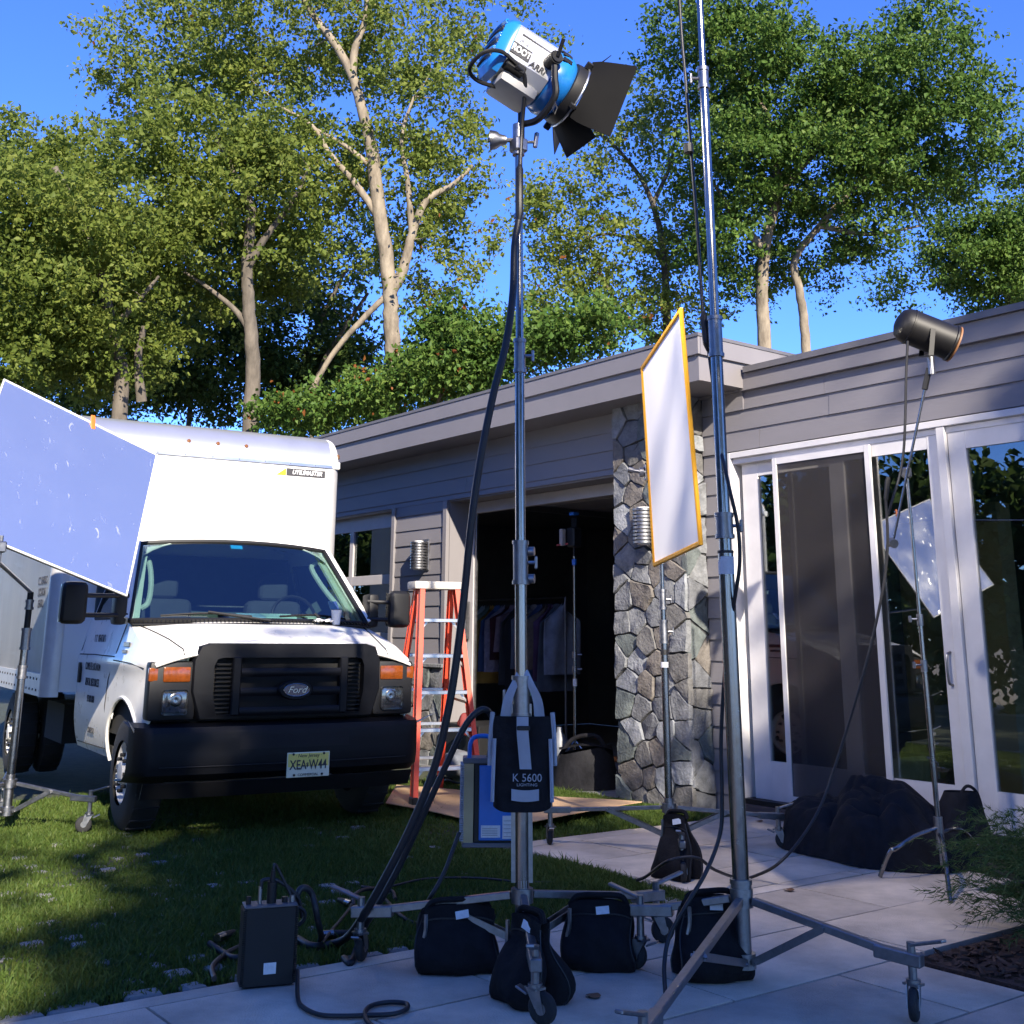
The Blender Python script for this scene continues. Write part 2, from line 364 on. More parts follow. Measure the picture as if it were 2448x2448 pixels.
# planting bed
bp = [(-3.28, 4.65), (-3.28, 6.22), (-3.88, 6.22), (-3.88, 6.74), (-4.48, 6.74), (-4.48, 7.26), (1.5, 7.26), (1.5, 4.65)]
mb = MB(); mb.prism([(x, y, -.05) for x, y in bp], (0, 0, .055)); bed = mb.done('planting_bed', M['mulch'], None, 0); tag(bed, kind='structure')
r = np.random.RandomState(11); k = 5000
c = np.stack([r.uniform(-3.26, -1.4, k), r.uniform(4.67, 7.2, k), r.uniform(.004, .02, k)], 1)
d1 = r.normal(size=(k, 3)); d1[:, 2] *= .25; d1 /= np.linalg.norm(d1, axis=1)[:, None]; d2 = np.cross(d1, r.normal(size=(k, 3))); d2 /= np.linalg.norm(d2, axis=1)[:, None]
d1 *= r.uniform(.012, .035, k)[:, None]; d2 *= .006
vs = np.stack([c - d1 - d2, c + d1 - d2, c + d1 + d2, c - d1 + d2], 1).reshape(-1, 3)
M['chips'] = mat('mulch_chips', (.055, .030, .020), .9, var=.4, island=.5)
tag(npmesh('mulch_chips', vs, np.arange(k * 4).reshape(-1, 4), M['chips']), 'dark brown bark mulch under the feathery shrub', 'mulch', kind='stuff')
# fallen leaves on the patio
M['dry'] = mat('dry_leaf', (.16, .075, .03), .8, var=.3)
for n_, (px, py) in enumerate([(1720, 2130), (2190, 2062), (1886, 2130), (1815, 1965), (1418, 2385)]):
    p = gz(px, py); mb = MB()
    mb.grid(lambda u, v: (p.x + (u - .5) * .07 * (1 - abs(v - .5)), p.y + (v - .5) * .05, .004 + .012 * math.sin(3 * u) * abs(v - .5) + .003), 4, 3)
    tag(mb.done('fallen_leaf', M['dry']), ['small curled brown leaf on the patio behind the tall silver stand', 'small dry leaf lying near the black cloth pile', 'tiny brown leaf on a paver joint right of the tall stand', 'dry leaf on the patio by the brown door sill', 'faint dry leaf on the paver beside the middle sandbag'][n_], 'leaf', 'fallen leaves on the patio')
# ------------------------------------------------------------------ house
house = thing('house', (-8, 7.2, 0), 'low flat roofed house with grey lap siding, stone pillar, open garage and glass doors', 'house')
YG, YW, YF, YP = 7.20, 7.33, 6.75, 7.05                             # garage wall, door wall, garage fascia, pillar front
rb = random.Random(5)
def boards(parent, x0, x1, z0, z1, y, ex=.171, zref=3.20):
    ks = [zref - ex * k for k in range(-6, 22)]
    for zt in ks:
        zb = zt - ex
        a, b = max(zb, z0), min(zt, z1)
        if b - a < .03: continue
        cuts = [x0]; xx = x0 + rb.uniform(.6, 3.0)
        while xx < x1 - .5: cuts.append(xx); xx += rb.uniform(2.2, 3.6)
        cuts.append(x1)
        for c0, c1 in zip(cuts, cuts[1:]):
            mb = MB(); e0 = rb.uniform(-.0015, .0015)
            mb.prism([(c0 + .0015, y, a - .004), (c0 + .0015, y - .024 + e0, a - .004), (c0 + .0015, y - .010 + e0, b + .004), (c0 + .0015, y, b + .004)], (c1 - c0 - .003, 0, 0))
            mb.done('siding_board', M['siding'], parent, 0)
# garage wall backing
mb = MB()
mb.bx(-14.6, -7.0, YG + .002, YG + .15, 2.80, 3.72)                  # header
mb.bx(-11.80, -10.68, YG + .002, YG + .27, 0, 2.80)                  # pier between the two openings
gw = mb.done('garage_wall', M['siding'], house, 0)
boards(gw, -14.6, -7.75, 2.80, 3.372, YG)
boards(gw, -11.755, -10.74, 1.02, 2.80, YG - .004, zref=3.20)
for a, b in ((-11.83, -11.76), (-10.735, -10.66)):
    mb = MB(); mb.bx(a, b, YG - .045, YG + .0, .0, 2.795, .004); mb.done('corner_trim', M['fascia'], gw)
mb = MB(); mb.bx(-10.679, -10.660, YG + .003, 7.47, .0, 2.795); mb.done('reveal', M['fascia'], gw)
mb = MB(); mb.bx(-10.66, -7.75, YG + .003, 7.47, 2.78, 2.799); mb.done('reveal', M['fascia'], gw)
# pale frame of the garage opening
for a, b, c, d in ((-10.657, -10.56, 0, 2.76), (-10.657, -7.80, 2.66, 2.777)):
    mb = MB(); mb.bx(a, b, 7.46, 7.52, c, d, .004); mb.done('opening_frame', M['trim2'], house)
mb = MB(); mb.bx(-10.56, -10.53, 7.475, 7.50, 0, 2.65, .002); mb.done('door_track', M['galv'], house)
mb = MB(); mb.bx(-10.645, -10.60, 7.39, 7.45, 1.30, 1.70, .004); mb.done('keypad_box', M['galv'], house)
# closed glazed garage door left of the pier
gd = MB(); x0, x1 = -14.5, -11.84
gd.bx(x0, x1, 7.30, 7.34, 2.60, 2.78, .004)
for zz in (1.93, 1.25, .57, 0.02): gd.bx(x0, x1, 7.302, 7.342, zz, zz + .115, .004)
for xx in (-12.0, -13.02, -14.04): gd.bx(xx - .045, xx + .045, 7.301, 7.341, .06, 2.70, .004)
gdo = gd.done('glazed_garage_door', M['trim2'], house)
for i in range(3):
    xa = (-12.955, -13.975, -14.5)[i]; xb = (-12.045, -13.065, -14.085)[i]
    for za, zb in ((2.045, 2.60), (1.365, 1.93), (.685, 1.25), (.135, .57)):
        mb = MB(); mb.bx(xa, xb, 7.318, 7.324, za, zb); mb.done('pane', M['glass'], gdo, 0)
mb = MB(); mb.bx(-11.9, -11.84, 7.20, 7.34, 0, 2.8); mb.bx(-14.5, -11.84, 7.205, 7.34, 2.781, 2.82); mb.done('door_frame', M['trim2'], house)
# garage interior
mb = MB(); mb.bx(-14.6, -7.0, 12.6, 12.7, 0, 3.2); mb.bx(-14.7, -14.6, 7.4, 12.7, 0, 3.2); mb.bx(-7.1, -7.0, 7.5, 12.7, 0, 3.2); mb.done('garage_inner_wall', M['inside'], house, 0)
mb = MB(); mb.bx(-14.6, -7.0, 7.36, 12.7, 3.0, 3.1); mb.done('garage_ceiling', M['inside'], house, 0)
mb = MB(); mb.bx(-14.6, -7.0, 7.10, 12.6, -.08, -.004); tag(mb.done('garage_floor', M['floor'], None, 0), kind='structure')
for xx in (-10.4, -8.2):
    mb = MB(); mb.bx(xx - .03, xx + .03, 7.6, 10.6, 2.72, 2.78); mb.done('ceiling_track', M['galv'], house, 0)
for k in range(4):
    mb = MB(); mb.bx(-10.5, -8.1, 7.75 + k * .62, 8.33 + k * .62, 2.79, 2.84, .005); mb.done('raised_door_panel', M['trim2'], house)
# garage roof edge
mb = MB(); mb.bx(-15.5, -6.40, YF, YF + .03, 3.372, 3.60); mb.bx(-6.43, -6.40, YF + .03, 8.6, 3.373, 3.601); mb.done('fascia', M['fascia'], house, 0)
mb = MB(); mb.bx(-15.53, -6.372, YF - .028, YF + .0, 3.585, 3.735, .004); mb.bx(-6.40, -6.372, YF + .001, 8.6, 3.585, 3.734); mb.done('fascia_cap', M['fascia'], house, 0)
mb = MB(); mb.bx(-15.54, -6.365, YF - .036, 13, 3.736, 3.765); mb.done('roof', M['roof'], house, 0)
mb = MB(); mb.bx(-15.5, -6.43, YF + .03, YG + .2, 3.374, 3.392); mb.done('soffit', M['fascia'], house, 0)
mb = MB(); mb.bx(-6.9, -6.432, 7.3, 8.6, 3.2, 3.58); mb.done('side_wall', M['siding'], house, 0)
# ---- stone work
def clip(poly, p, n):
    out = []
    for i in range(len(poly)):
        a, b = poly[i], poly[(i + 1) % len(poly)]
        da = (a[0] - p[0]) * n[0] + (a[1] - p[1]) * n[1]; db = (b[0] - p[0]) * n[0] + (b[1] - p[1]) * n[1]
        if da <= 0: out.append(a)
        if da * db < 0: t = da / (da - db); out.append((a[0] + (b[0] - a[0]) * t, a[1] + (b[1] - a[1]) * t))
    return out
def stones(parent, o, u, v, nrm, W_, H_, cell, seed, edge=0.0):
    rg = random.Random(seed); o, u, v, nrm = V(o), V(u), V(v), V(nrm); pts = []
    nx = max(1, round(W_ / cell)); ny = max(1, round(H_ / (cell * .82)))
    for j in range(ny):
        for i in range(nx):
            pts.append(((i + .5 + (.25 if j % 2 else -.15) + rg.uniform(-.32, .32)) * W_ / nx, (j + .5 + rg.uniform(-.32, .32)) * H_ / ny))
    for i, p in enumerate(pts):
        poly = [(-edge, 0), (W_ + edge, 0), (W_ + edge, H_), (-edge, H_)]
        for k, q in enumerate(pts):
            if k == i: continue
            d = (q[0] - p[0], q[1] - p[1]); L_ = math.hypot(*d)
            if L_ > cell * 3.2: continue
            n = (d[0] / L_, d[1] / L_); mid = ((p[0] + q[0]) / 2 - n[0] * .0042, (p[1] + q[1]) / 2 - n[1] * .0042)
            poly = clip(poly, mid, n)
            if len(poly) < 3: break
        if len(poly) < 3: continue
        cx = sum(a for a, _ in poly) / len(poly); cy = sum(b for _, b in poly) / len(poly)
        ar = abs(sum(poly[k][0] * poly[(k + 1) % len(poly)][1] - poly[(k + 1) % len(poly)][0] * poly[k][1] for k in range(len(poly)))) / 2
        if ar < .002: continue
        dense = []                                                  # ragged outline
        for k in range(len(poly)):
            a, b = poly[k], poly[(k + 1) % len(poly)]; L_ = math.hypot(b[0] - a[0], b[1] - a[1]); m_ = max(1, int(L_ / .05))
            for t in range(m_):
                f = t / m_; x = a[0] + (b[0] - a[0]) * f; y = a[1] + (b[1] - a[1]) * f
                if t == 0:
                    x += (cx - x) * .025; y += (cy - y) * .025
                jx, jy = rg.uniform(-.006, .006), rg.uniform(-.006, .006)
                dense.append((x + jx, y + jy))
        dep_ = rg.uniform(.010, .034); tx, ty = rg.uniform(-.06, .06), rg.uniform(-.06, .06)
        mb = MB(); bm = mb.bm; rings = []
        for sc, dz in ((1.0, -.02), (1.0, dep_ * .45), (.982, dep_ * .9), (.93, dep_ + .003)):
            rings.append([bm.verts.new(o + u * (cx + (x - cx) * sc) + v * (cy + (y - cy) * sc) + nrm * (dz + ((x - cx) * tx + (y - cy) * ty if dz > 0 else 0) + (rg.uniform(-.007, .007) if dz > 0 else 0))) for x, y in dense])
        for A, B in zip(rings, rings[1:]):
            for k in range(len(A)): bm.faces.new((A[k], A[(k + 1) % len(A)], B[(k + 1) % len(A)], B[k]))
        c = bm.verts.new(o + u * cx + v * cy + nrm * (dep_ + rg.uniform(-.006, .008)))
        for k in range(len(rings[-1])): bm.faces.new((rings[-1][k], rings[-1][(k + 1) % len(rings[-1])], c))
        mb.done('stone', rg.choice([STONE[0], STONE[0], STONE[1], STONE[2], STONE[3], STONE[4], STONE[4], STONE[5]]), parent, 40)
mb = MB(); mb.bx(-7.76, -6.93, YP + .01, YW + .05, -.03, 3.40); sp = mb.done('stone_pillar', M['mortar'], house, 0)
stones(sp, (-7.775, YP + .01, -.04), (1, 0, 0), (0, 0, 1), (0, -1, 0), .86, 3.43, .215, 4, .012)
stones(sp, (-6.93, YP, -.04), (0, 1, 0), (0, 0, 1), (1, 0, 0), .26, 3.43, .20, 9)
stones(sp, (-7.76, YP + .48, -.04), (0, -1, 0), (0, 0, 1), (-1, 0, 0), .46, 2.85, .21, 12)
mb = MB(); mb.bx(-11.76, -10.68, YG - .02, YG + .02, -.03, 1.0); sb_ = mb.done('stone_base', M['mortar'], house, 0)
stones(sb_, (-11.75, YG - .02, -.03), (1, 0, 0), (0, 0, 1), (0, -1, 0), 1.08, 1.03, .24, 21)
mb = MB(); mb.bx(-11.78, -10.66, YG - .07, YG, 1.0, 1.04, .006); mb.done('stone_cap', STONE[0], sb_)
# ---- door wing
mb = MB(); mb.bx(-6.93, 3.2, YW + .002, YW + .15, 2.84, 3.37); mb.bx(-6.93, -6.63, YW + .002, YW + .15, 0, 2.84); dw = mb.done('door_wall', M['siding'], house, 0)
boards(dw, -6.92, 3.2, 2.855, 3.352, YW, zref=3.205)
boards(dw, -6.92, -6.655, .0, 2.85, YW, zref=3.205)
mb = MB(); mb.bx(-6.45, 3.2, YW - .055, YW + .01, 3.352, 3.50, .004); mb.bx(-6.93, -6.45, YW - .054, YW + .01, 3.352, 3.372); mb.done('fascia', M['fascia'], house, 0)
mb = MB(); mb.bx(-6.37, 3.22, YW - .085, 13, 3.50, 3.55); mb.done('roof', M['roof'], house, 0)
T = M['trim']
mb = MB(); mb.bx(-6.655, -6.60, YW - .03, YW + .12, .11, 2.85, .004); mb.bx(-6.60, 3.2, YW - .03, YW + .12, 2.80, 2.85, .004); mb.bx(-6.60, 3.2, YW + .0, YW + .12, 2.755, 2.799); dj = mb.done('door_frame', T, house)
mb = MB(); mb.bx(-6.66, 3.2, YW - .03, YW + .12, .075, .112); mb.done('sill', M['black'], house, 0)
mb = MB(); mb.bx(-6.66, 3.2, 7.25, YW + .1, -.03, .074); mb.done('riser', M['riser'], house, 0)
def panel(name, x0, x1, y, zb0, zb1, zt0, zt1, sl, sr, glass=M['glass'], handle=None):
    mb = MB(); mb.bx(x0, x0 + sl, y, y + .045, zb0, zt1, .003); mb.bx(x1 - sr, x1, y, y + .045, zb0, zt1, .003)
    mb.bx(x0 + sl, x1 - sr, y + .001, y + .044, zb0, zb1); mb.bx(x0 + sl, x1 - sr, y + .001, y + .044, zt0, zt1)
    o = mb.done(name, T, house)
    mb = MB(); mb.bx(x0 + sl, x1 - sr, y + .018, y + .024, zb1, zt0); mb.done('pane', glass, o, 0)
    if handle:
        mb = MB(); mb.tube(spline([(handle, y, 1.03), (handle, y - .045, 1.06), (handle, y - .045, 1.22), (handle, y, 1.25)]), .009); mb.done('door_handle', M['galv'], o)
    return o
panel('sliding_door', -6.55, -5.50, YW + .055, .113, .40, 2.64, 2.755, .17, .14)
panel('sliding_door', -5.62, -4.655, YW + .005, .113, .385, 2.66, 2.754, .14, .095, handle=-4.70)
mb = MB(); mb.bx(-4.650, -4.585, YW - .025, YW + .11, .11, 2.798, .003); mb.done('mullion', T, house)
panel('sliding_door', -4.58, -3.1, YW + .005, .113, .375, 2.63, 2.754, .135, .135)
panel('sliding_door', -3.05, -1.6, YW + .005, .113, .375, 2.63, 2.754, .135, .135)
mb = MB(); mb.bx(-6.155, -6.11, YW - .027, YW - .007, .135, 2.75, .002); mb.bx(-5.265, -5.215, YW - .027, YW - .007, .135, 2.75, .002)
mb.bx(-6.11, -5.265, YW - .026, YW - .008, .135, .175); mb.bx(-6.11, -5.265, YW - .026, YW - .008, 2.70, 2.75); scr = mb.done('screen_door', T, house)
mb = MB(); mb.bx(-6.11, -5.265, YW - .018, YW - .016, .175, 2.70); mb.done('screen_mesh', M['screen'], scr, 0)
# room behind the doors
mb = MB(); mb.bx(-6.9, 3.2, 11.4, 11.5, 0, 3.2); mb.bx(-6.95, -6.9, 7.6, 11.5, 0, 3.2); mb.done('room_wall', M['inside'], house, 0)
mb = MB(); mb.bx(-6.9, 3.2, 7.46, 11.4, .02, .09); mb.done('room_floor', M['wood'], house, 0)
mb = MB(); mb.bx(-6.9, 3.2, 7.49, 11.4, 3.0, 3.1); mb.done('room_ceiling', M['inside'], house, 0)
mb = MB(); mb.bx(-6.0, -5.25, 8.7, 8.78, .09, 2.3); mb.bx(-5.22, -5.0, 8.6, 8.8, .09, 2.4); mb.done('room_partition', M['inside2'], house, 0)
mb = MB(); mb.bx(-4.95, -3.9, 9.3, 10.1, .1, .55, .05, 2); mb.bx(-6.3, -5.7, 8.0, 8.5, .1, .45, .04, 2); mb.done('sofa', M['inside2'], house)
# ---- finned wall lamps
def wall_lamp(x, y, z0, label, dirn):
    t = thing('wall_lamp', (x, y, z0), label, 'wall lamp', 'finned metal wall lamps')
    mb = MB(); mb.bx(x - .035 + .075 * (dirn[0] < 0), x + .105, y - .02, y, z0 - .02, z0 + .33, .004); mb.done('back_plate', M['galv'], t)
    for k in range(10):
        zz = z0 + k * .031
        mb = MB(); mb.lathe([(0, .03), (0, .092), (.019, .092), (.019, .03)], (x, y - .085, zz), (0, 0, 1), 20); mb.done('fin', M['galv'], t)
    mb = MB(); mb.cyl((x, y - .085, z0 - .01), (x, y - .085, z0 + .31), .055); mb.done('core', M['label'], t)
wall_lamp(-11.12, YG - .02, 2.06, 'finned cylindrical metal wall lamp on the siding above the orange stepladder', (1, 0))
p = gy(1548, 1300, YP - .05); wall_lamp(p.x, YP - .01, p.z, 'finned cylindrical metal wall lamp on the stone pillar behind the white frame', (1, 0))
# ------------------------------------------------------------------ box truck (local x forward, y towards the house, z up)
TM = Matrix.Translation(V((-8.55, 3.95, 0))) @ Matrix.Rotation(rad(-6), 4, 'Z') @ Matrix.Translation(V((0, .03, 0)))
truck = thing('box_truck', (-8.55, 3.95, 0), 'white box truck with black grille and bumper parked on the lawn', 'truck')
def tp(name, mb, m, parent=truck, smooth=35, solid=0): return mb.done(name, m, parent, smooth, TM, solid)
def lerp(pts, x):
    for (a, b), (c, d) in zip(pts, pts[1:]):
        if (a - x) * (c - x) <= 0 and a != c: return b + (d - b) * (x - a) / (c - a)
    return pts[0][1] if abs(x - pts[0][0]) < abs(x - pts[-1][0]) else pts[-1][1]
ZT = [(.78, 1.12), (.74, 1.165), (.5, 1.25), (-.05, 1.40), (-.62, 2.01), (-.9, 2.05), (-1.5, 2.06)]
def hw(lx, z):
    b = 1.0
    if z > 1.15: b -= .25 * ((z - 1.15) / .9) ** 1.15
    if lx > .2: b -= .05 * ((lx - .2) / .55) ** 2
    if z < .75: b -= .05 * ((.75 - z) / .3) ** 2
    return b + .012 * math.exp(-((z - 1.12) / .05) ** 2)
AC, AR = (.15, .40), .49
def side(sgn):
    def f(u, v):
        lx = .74 - u * 2.24; zb = .44 if lx < .45 else .44 + (lx - .45) * 1.15
        z = zb + (lerp(ZT, lx) - zb) * v
        dx, dz = lx - AC[0], z - AC[1]; d = math.hypot(dx, dz)
        if abs(d - AR) < .045: lx = AC[0] + dx / d * AR; z = AC[1] + dz / d * AR
        return (lx, sgn * hw(lx, z), z)
    def keep(u, v):
        lx = .74 - u * 2.24; zb = .44 if lx < .45 else .44 + (lx - .45) * 1.15
        z = zb + (lerp(ZT, lx) - zb) * v
        if math.hypot(lx - AC[0], z - AC[1]) < AR - .005: return False
        if 1.45 < z < 1.93 and -1.36 < lx < -.20 - (z - 1.40) * .95: return False
        return True
    mb = MB(); mb.grid(f, 64, 40, keep); return mb
for s in (-1, 1): tp('cab_side', side(s), M['white'], solid=.012)
# side windows
for s in (-1, 1):
    pts = [(-1.34, 1.45), (-.26, 1.45), (-.69, 1.915), (-1.34, 1.93)]
    q = [(x, s * (hw(x, z) - .004), z) for x, z in pts]
    mb = MB(); mb.poly(q); g_ = tp('side_window', mb, M['winds'], smooth=0)
    mb = MB(); mb.tube([V(a) for a in q], .016, 6, closed=True); tp('window_seal', mb, M['black'], g_)
# hood, roof
def top(l0, l1, zc, p):
    def f(u, v):
        lx = l0 + (l1 - l0) * u; t = v * 2 - 1; ze = lerp(ZT, lx); wv = hw(lx, ze); c = lerp(zc, lx)
        return (lx, t * wv, ze + (c - ze) * (1 - abs(t) ** p))
    return f
mb = MB(); mb.grid(top(.80, .0, [(.80, 1.23), (.77, 1.285), (.68, 1.305), (.15, 1.425), (-.05, 1.43)], 3.2), 22, 30); hood = tp('hood', mb, M['white'], solid=.01)
HC = [(.80, 1.23), (.77, 1.285), (.68, 1.305), (.15, 1.425), (-.05, 1.43)]
hf = top(.80, .0, HC, 3.2)
for s in (-1, 1):
    mb = MB(); mb.tube([V(hf((.80 - l) / .80, .5 + s * .5 * k)) + V((0, 0, .003)) for l, k in ((.79, .80), (.74, .80), (.66, .81), (.5, .83), (.3, .87), (.12, .92), (.02, .95))], .0045, 5)
    tp('hood_gap', mb, M['dark'], hood)
mb = MB(); mb.grid(top(-.55, -1.5, [(-.5, 2.075), (-.9, 2.12), (-1.5, 2.13)], 4), 10, 20); tp('roof', mb, M['white'], solid=.01)
# windshield
def wsf(u, v):
    t = u * 2 - 1
    b = V((.15 - .20 * t * t, .955 * t, 1.435 - .01 * t * t)); a = V((-.50 - .12 * t * t, .78 * t, 2.07 - .035 * t * t))
    return b + (a - b) * v
mb = MB(); mb.grid(wsf, 20, 10); ws = tp('windshield', mb, M['winds'])
mb = MB(); loop = [V(wsf(i / 20, 0)) for i in range(21)] + [V(wsf(1, j / 8)) for j in range(1, 9)] + [V(wsf(1 - i / 20, 1)) for i in range(1, 21)] + [V(wsf(0, 1 - j / 8)) for j in range(1, 8)]
mb.tube(loop, .02, 6, closed=True); tp('windshield_seal', mb, M['black'], ws)
for s in (-1, 1):
    mb = MB(); a = [V(wsf((s + 1) / 2, v)) for v in (0, .25, .5, .75, 1)]
    mb.tube([p + V((-.02, s * .025, .0)) for p in a], .036, 8); tp('pillar', mb, M['white'])
mb = MB(); mb.grid(lambda u, v: V(wsf(u, 0)) + V((.012 + .10 * (1 - v) - .02, 0, -.012 - .012 * (1 - v))), 20, 3); cw = tp('cowl_grille', mb, M['black'], solid=.01)
mb = MB()
for i in range(64):
    p = V(wsf((i + .5) / 64, 0)); mb.bar(p + V((.085, 0, -.012)), p + V((.0, .018, .004)), .006, .006)
tp('cowl_slats', mb, M['bumper'], cw, 0)
for y0, y1, px in ((-.75, -.08, .0), (.15, .75, .0)):
    a, b = V(wsf(.5 + y0 / 1.91, .055)), V(wsf(.5 + y1 / 1.91, .05)); piv = V(wsf(.5 + (y1 + .12 if y0 < 0 else y0 + .35) / 1.91, 0)) + V((.06, 0, -.0))
    mb = MB(); mb.tube(spline([a, (a + b) / 2 + V((.02, 0, .02)), b]), .009, 6); mb.tube([piv, (a + b) / 2 + V((.03, 0, .03))], .011, 6); tp('wiper', mb, M['black'])
# cab interior
mb = MB(); mb.grid(lambda u, v: (.08 - .55 * v - .1 * abs(u * 2 - 1), -.93 + 1.86 * u, 1.36 + .09 * math.sin(v * 3.1) + (.03 if abs(u - .72) < .16 else 0)), 18, 6); tp('dashboard', mb, mat('dash_grey', (.11, .14, .14), .8))
mb = MB(); mb.bx(-1.46, -1.42, -.92, .92, .5, 2.0); tp('cab_back_wall', mb, mat('cab_back', (.05, .07, .075), .9), smooth=0)
for y in (-.47, .5):
    mb = MB(); mb.bx(-1.15, -.98, y - .25, y + .25, .9, 1.62, .08, 3); mb.bx(-1.13, -1.02, y - .13, y + .13, 1.62, 1.86, .05, 3); tp('seat', mb, mat('seat_cloth', (.03, .035, .05), .9))
mb = MB(); c = V((-.52, .5, 1.47)); mb.tube([c + V((-.35 * .19 * math.cos(a), .19 * math.sin(a), .93 * .19 * math.cos(a))) for a in np.linspace(0, 2 * math.pi, 20, endpoint=False)], .014, 6, closed=True); tp('steering_wheel', mb, M['black'])
for s in (-1, 1):
    mb = MB(); a, b = V(wsf((s + 1) / 2, .15)), V(wsf((s + 1) / 2, .85)); a += V((-.12, -s * .10, 0)); b += V((-.14, -s * .06, 0))
    mb.tube(spline([a, a + V((0, -s * .05, .05)), (a + b) / 2 + V((0, -s * .07, 0)), b + V((0, -s * .05, -.05)), b]), .022, 8); tp('grab_handle', mb, mat('grey_vinyl', (.35, .42, .38), .6))
    mb = MB(); mb.bar(V(wsf((s + 1) / 2, .0)) + V((-.09, -s * .04, 0)), V(wsf((s + 1) / 2, 1)) + V((-.09, -s * .03, 0)), .1, .02); tp('pillar_trim', mb, mat('pillar_vinyl', (.38, .45, .41), .7))
for y, w_, m_ in ((-.02, .2, mat('paper_blue', (.25, .42, .55), .7)), (.2, .26, mat('paper_teal', (.40, .60, .56), .7)), (.5, .16, mat('paper_pale', (.45, .58, .52), .7))):
    mb = MB(); mb.box((-.08, y, 1.475), (.16, w_, .01), Matrix.Rotation(.18, 3, 'Y')); tp('paper', mb, m_, smooth=0)
p = V(wsf(.47, .93)); mb = MB(); mb.box(p + V((-.014, 0, 0)), (.012, .10, .04), Matrix.Rotation(-.75, 3, 'Y'), .003); tp('toll_tag', mb, mat('tag_blue', (.02, .30, .62), .4))
p = V(wsf(.87, .22)); mb = MB(); mb.box(p + V((-.012, 0, 0)), (.008, .075, .085), Matrix.Rotation(-.75, 3, 'Y')); tk = tp('inspection_sticker', mb, M['label'], smooth=0)
# grille
G = M['bumper']
mb = MB(); out = [(-.64, .77), (.64, .77), (.70, .95), (.70, 1.16), (.66, 1.25), (.58, 1.272), (-.58, 1.272), (-.66, 1.25), (-.70, 1.16), (-.70, .95)]
inn = [(-.53, .80), (.53, .80), (.56, .95), (.56, 1.12), (.54, 1.165), (.50, 1.175), (-.50, 1.175), (-.54, 1.165), (-.56, 1.12), (-.56, .95)]
rings = []
for ring, lx in ((out, .70), (out, .815), ([(y * .985, z - (.004 if z > 1 else -.002)) for y, z in out], .83), (inn, .838), (inn, .74)):
    rings.append([mb.bm.verts.new((lx - .03 * (y / .7) ** 2, y, z)) for y, z in ring])
for A, B in zip(rings, rings[1:]):
    for k in range(10): mb.bm.faces.new((A[k], A[(k + 1) % 10], B[(k + 1) % 10], B[k]))
gr = tp('grille', mb, G)
mb = MB(); mb.bx(.735, .745, -.6, .6, .78, 1.2); tp('grille_backing', mb, M['dark'], gr, 0)
for zz in (1.075, .945, .815):
    mb = MB(); mb.grid(lambda u, v: (.83 - .03 * ((u * 2 - 1) * .38 / .7) ** 2 + .012 * math.cos((v - .5) * 3), -.37 + .74 * u, zz - .028 + .056 * v), 10, 4); tp('grille_bar', mb, G, gr, solid=.02)
for s in (-1, 1):
    mb = MB(); mb.bx(.775, .832, s * .40 - .03, s * .40 + .03, .79, 1.18, .008); tp('grille_post', mb, G, gr)
    for k in range(12):
        mb = MB(); mb.bx(.77, .80, s * .485 - .055, s * .485 + .055, .81 + k * .029, .818 + k * .029); tp('grille_slat', mb, G, gr, 0)
mb = MB(); mb.lathe([(0, .0001), (0, .118), (-.012, .13), (-.03, .13)], (0, 0, 0), (1, 0, 0), 32); mb.bm.transform(Matrix.Translation(V((.876, .02, .955))) @ Matrix.Diagonal((1, 1, .52, 1))); tp('emblem_bezel', mb, G, gr)
mb = MB(); mb.lathe([(.006, .0001), (.006, .086), (.0, .092)], (0, 0, 0), (1, 0, 0), 32); mb.bm.transform(Matrix.Translation(V((.877, .02, .955))) @ Matrix.Diagonal((1, 1.05, .47, 1))); em = tp('emblem', mb, mat('emblem_navy', (.02, .03, .075), .2, var=.05, coat=.5), gr)
mb = MB(); mb.tube([V((.882, .02 + .094 * math.cos(a), .955 + .0425 * math.sin(a))) for a in np.linspace(0, 2 * math.pi, 32, endpoint=False)], .0032, 6, closed=True); tp('emblem_ring', mb, M['chrome'], gr)
def ttext(name, body, size, o, xd, yd, m, parent=truck, **k):
    R3 = TM.to_3x3(); return text(name, body, size, TM @ V(o), R3 @ V(xd), R3 @ V(yd), m, parent, **k)
ttext('emblem_script', 'Ford', .062, (.886, .02, .955), (0, 1, 0), (0, 0, 1), M['chrome'], gr, shear=.35, squeeze=1.15, bold=.0006)
# headlights
for s in (-1, 1):
    mb = MB(); mb.bx(.64, .775, s * .66, s * .985, .765, 1.15, .03, 2); hl = tp('headlight', mb, M['black'])
    mb = MB(); mb.bx(.765, .783, s * .715, s * .90, .80, .965, .03, 3); tp('lens', mb, M['clear'], hl)
    mb = MB(); mb.lathe([(0, .001), (.006, .03), (.0, .045)], (.784, s * .80, .90), (1, 0, 0), 18); tp('bulb', mb, M['chrome'], hl)
    mb = MB(); mb.bx(.762, .786, s * .71, s * .895, 1.015, 1.115, .012, 2); tp('turn_signal', mb, M['amber'], hl)
    mb = MB(); mb.bx(.735, .776, s * .925, s * .99, 1.02, 1.11, .01, 2); tp('side_marker', mb, M['amber'], hl)
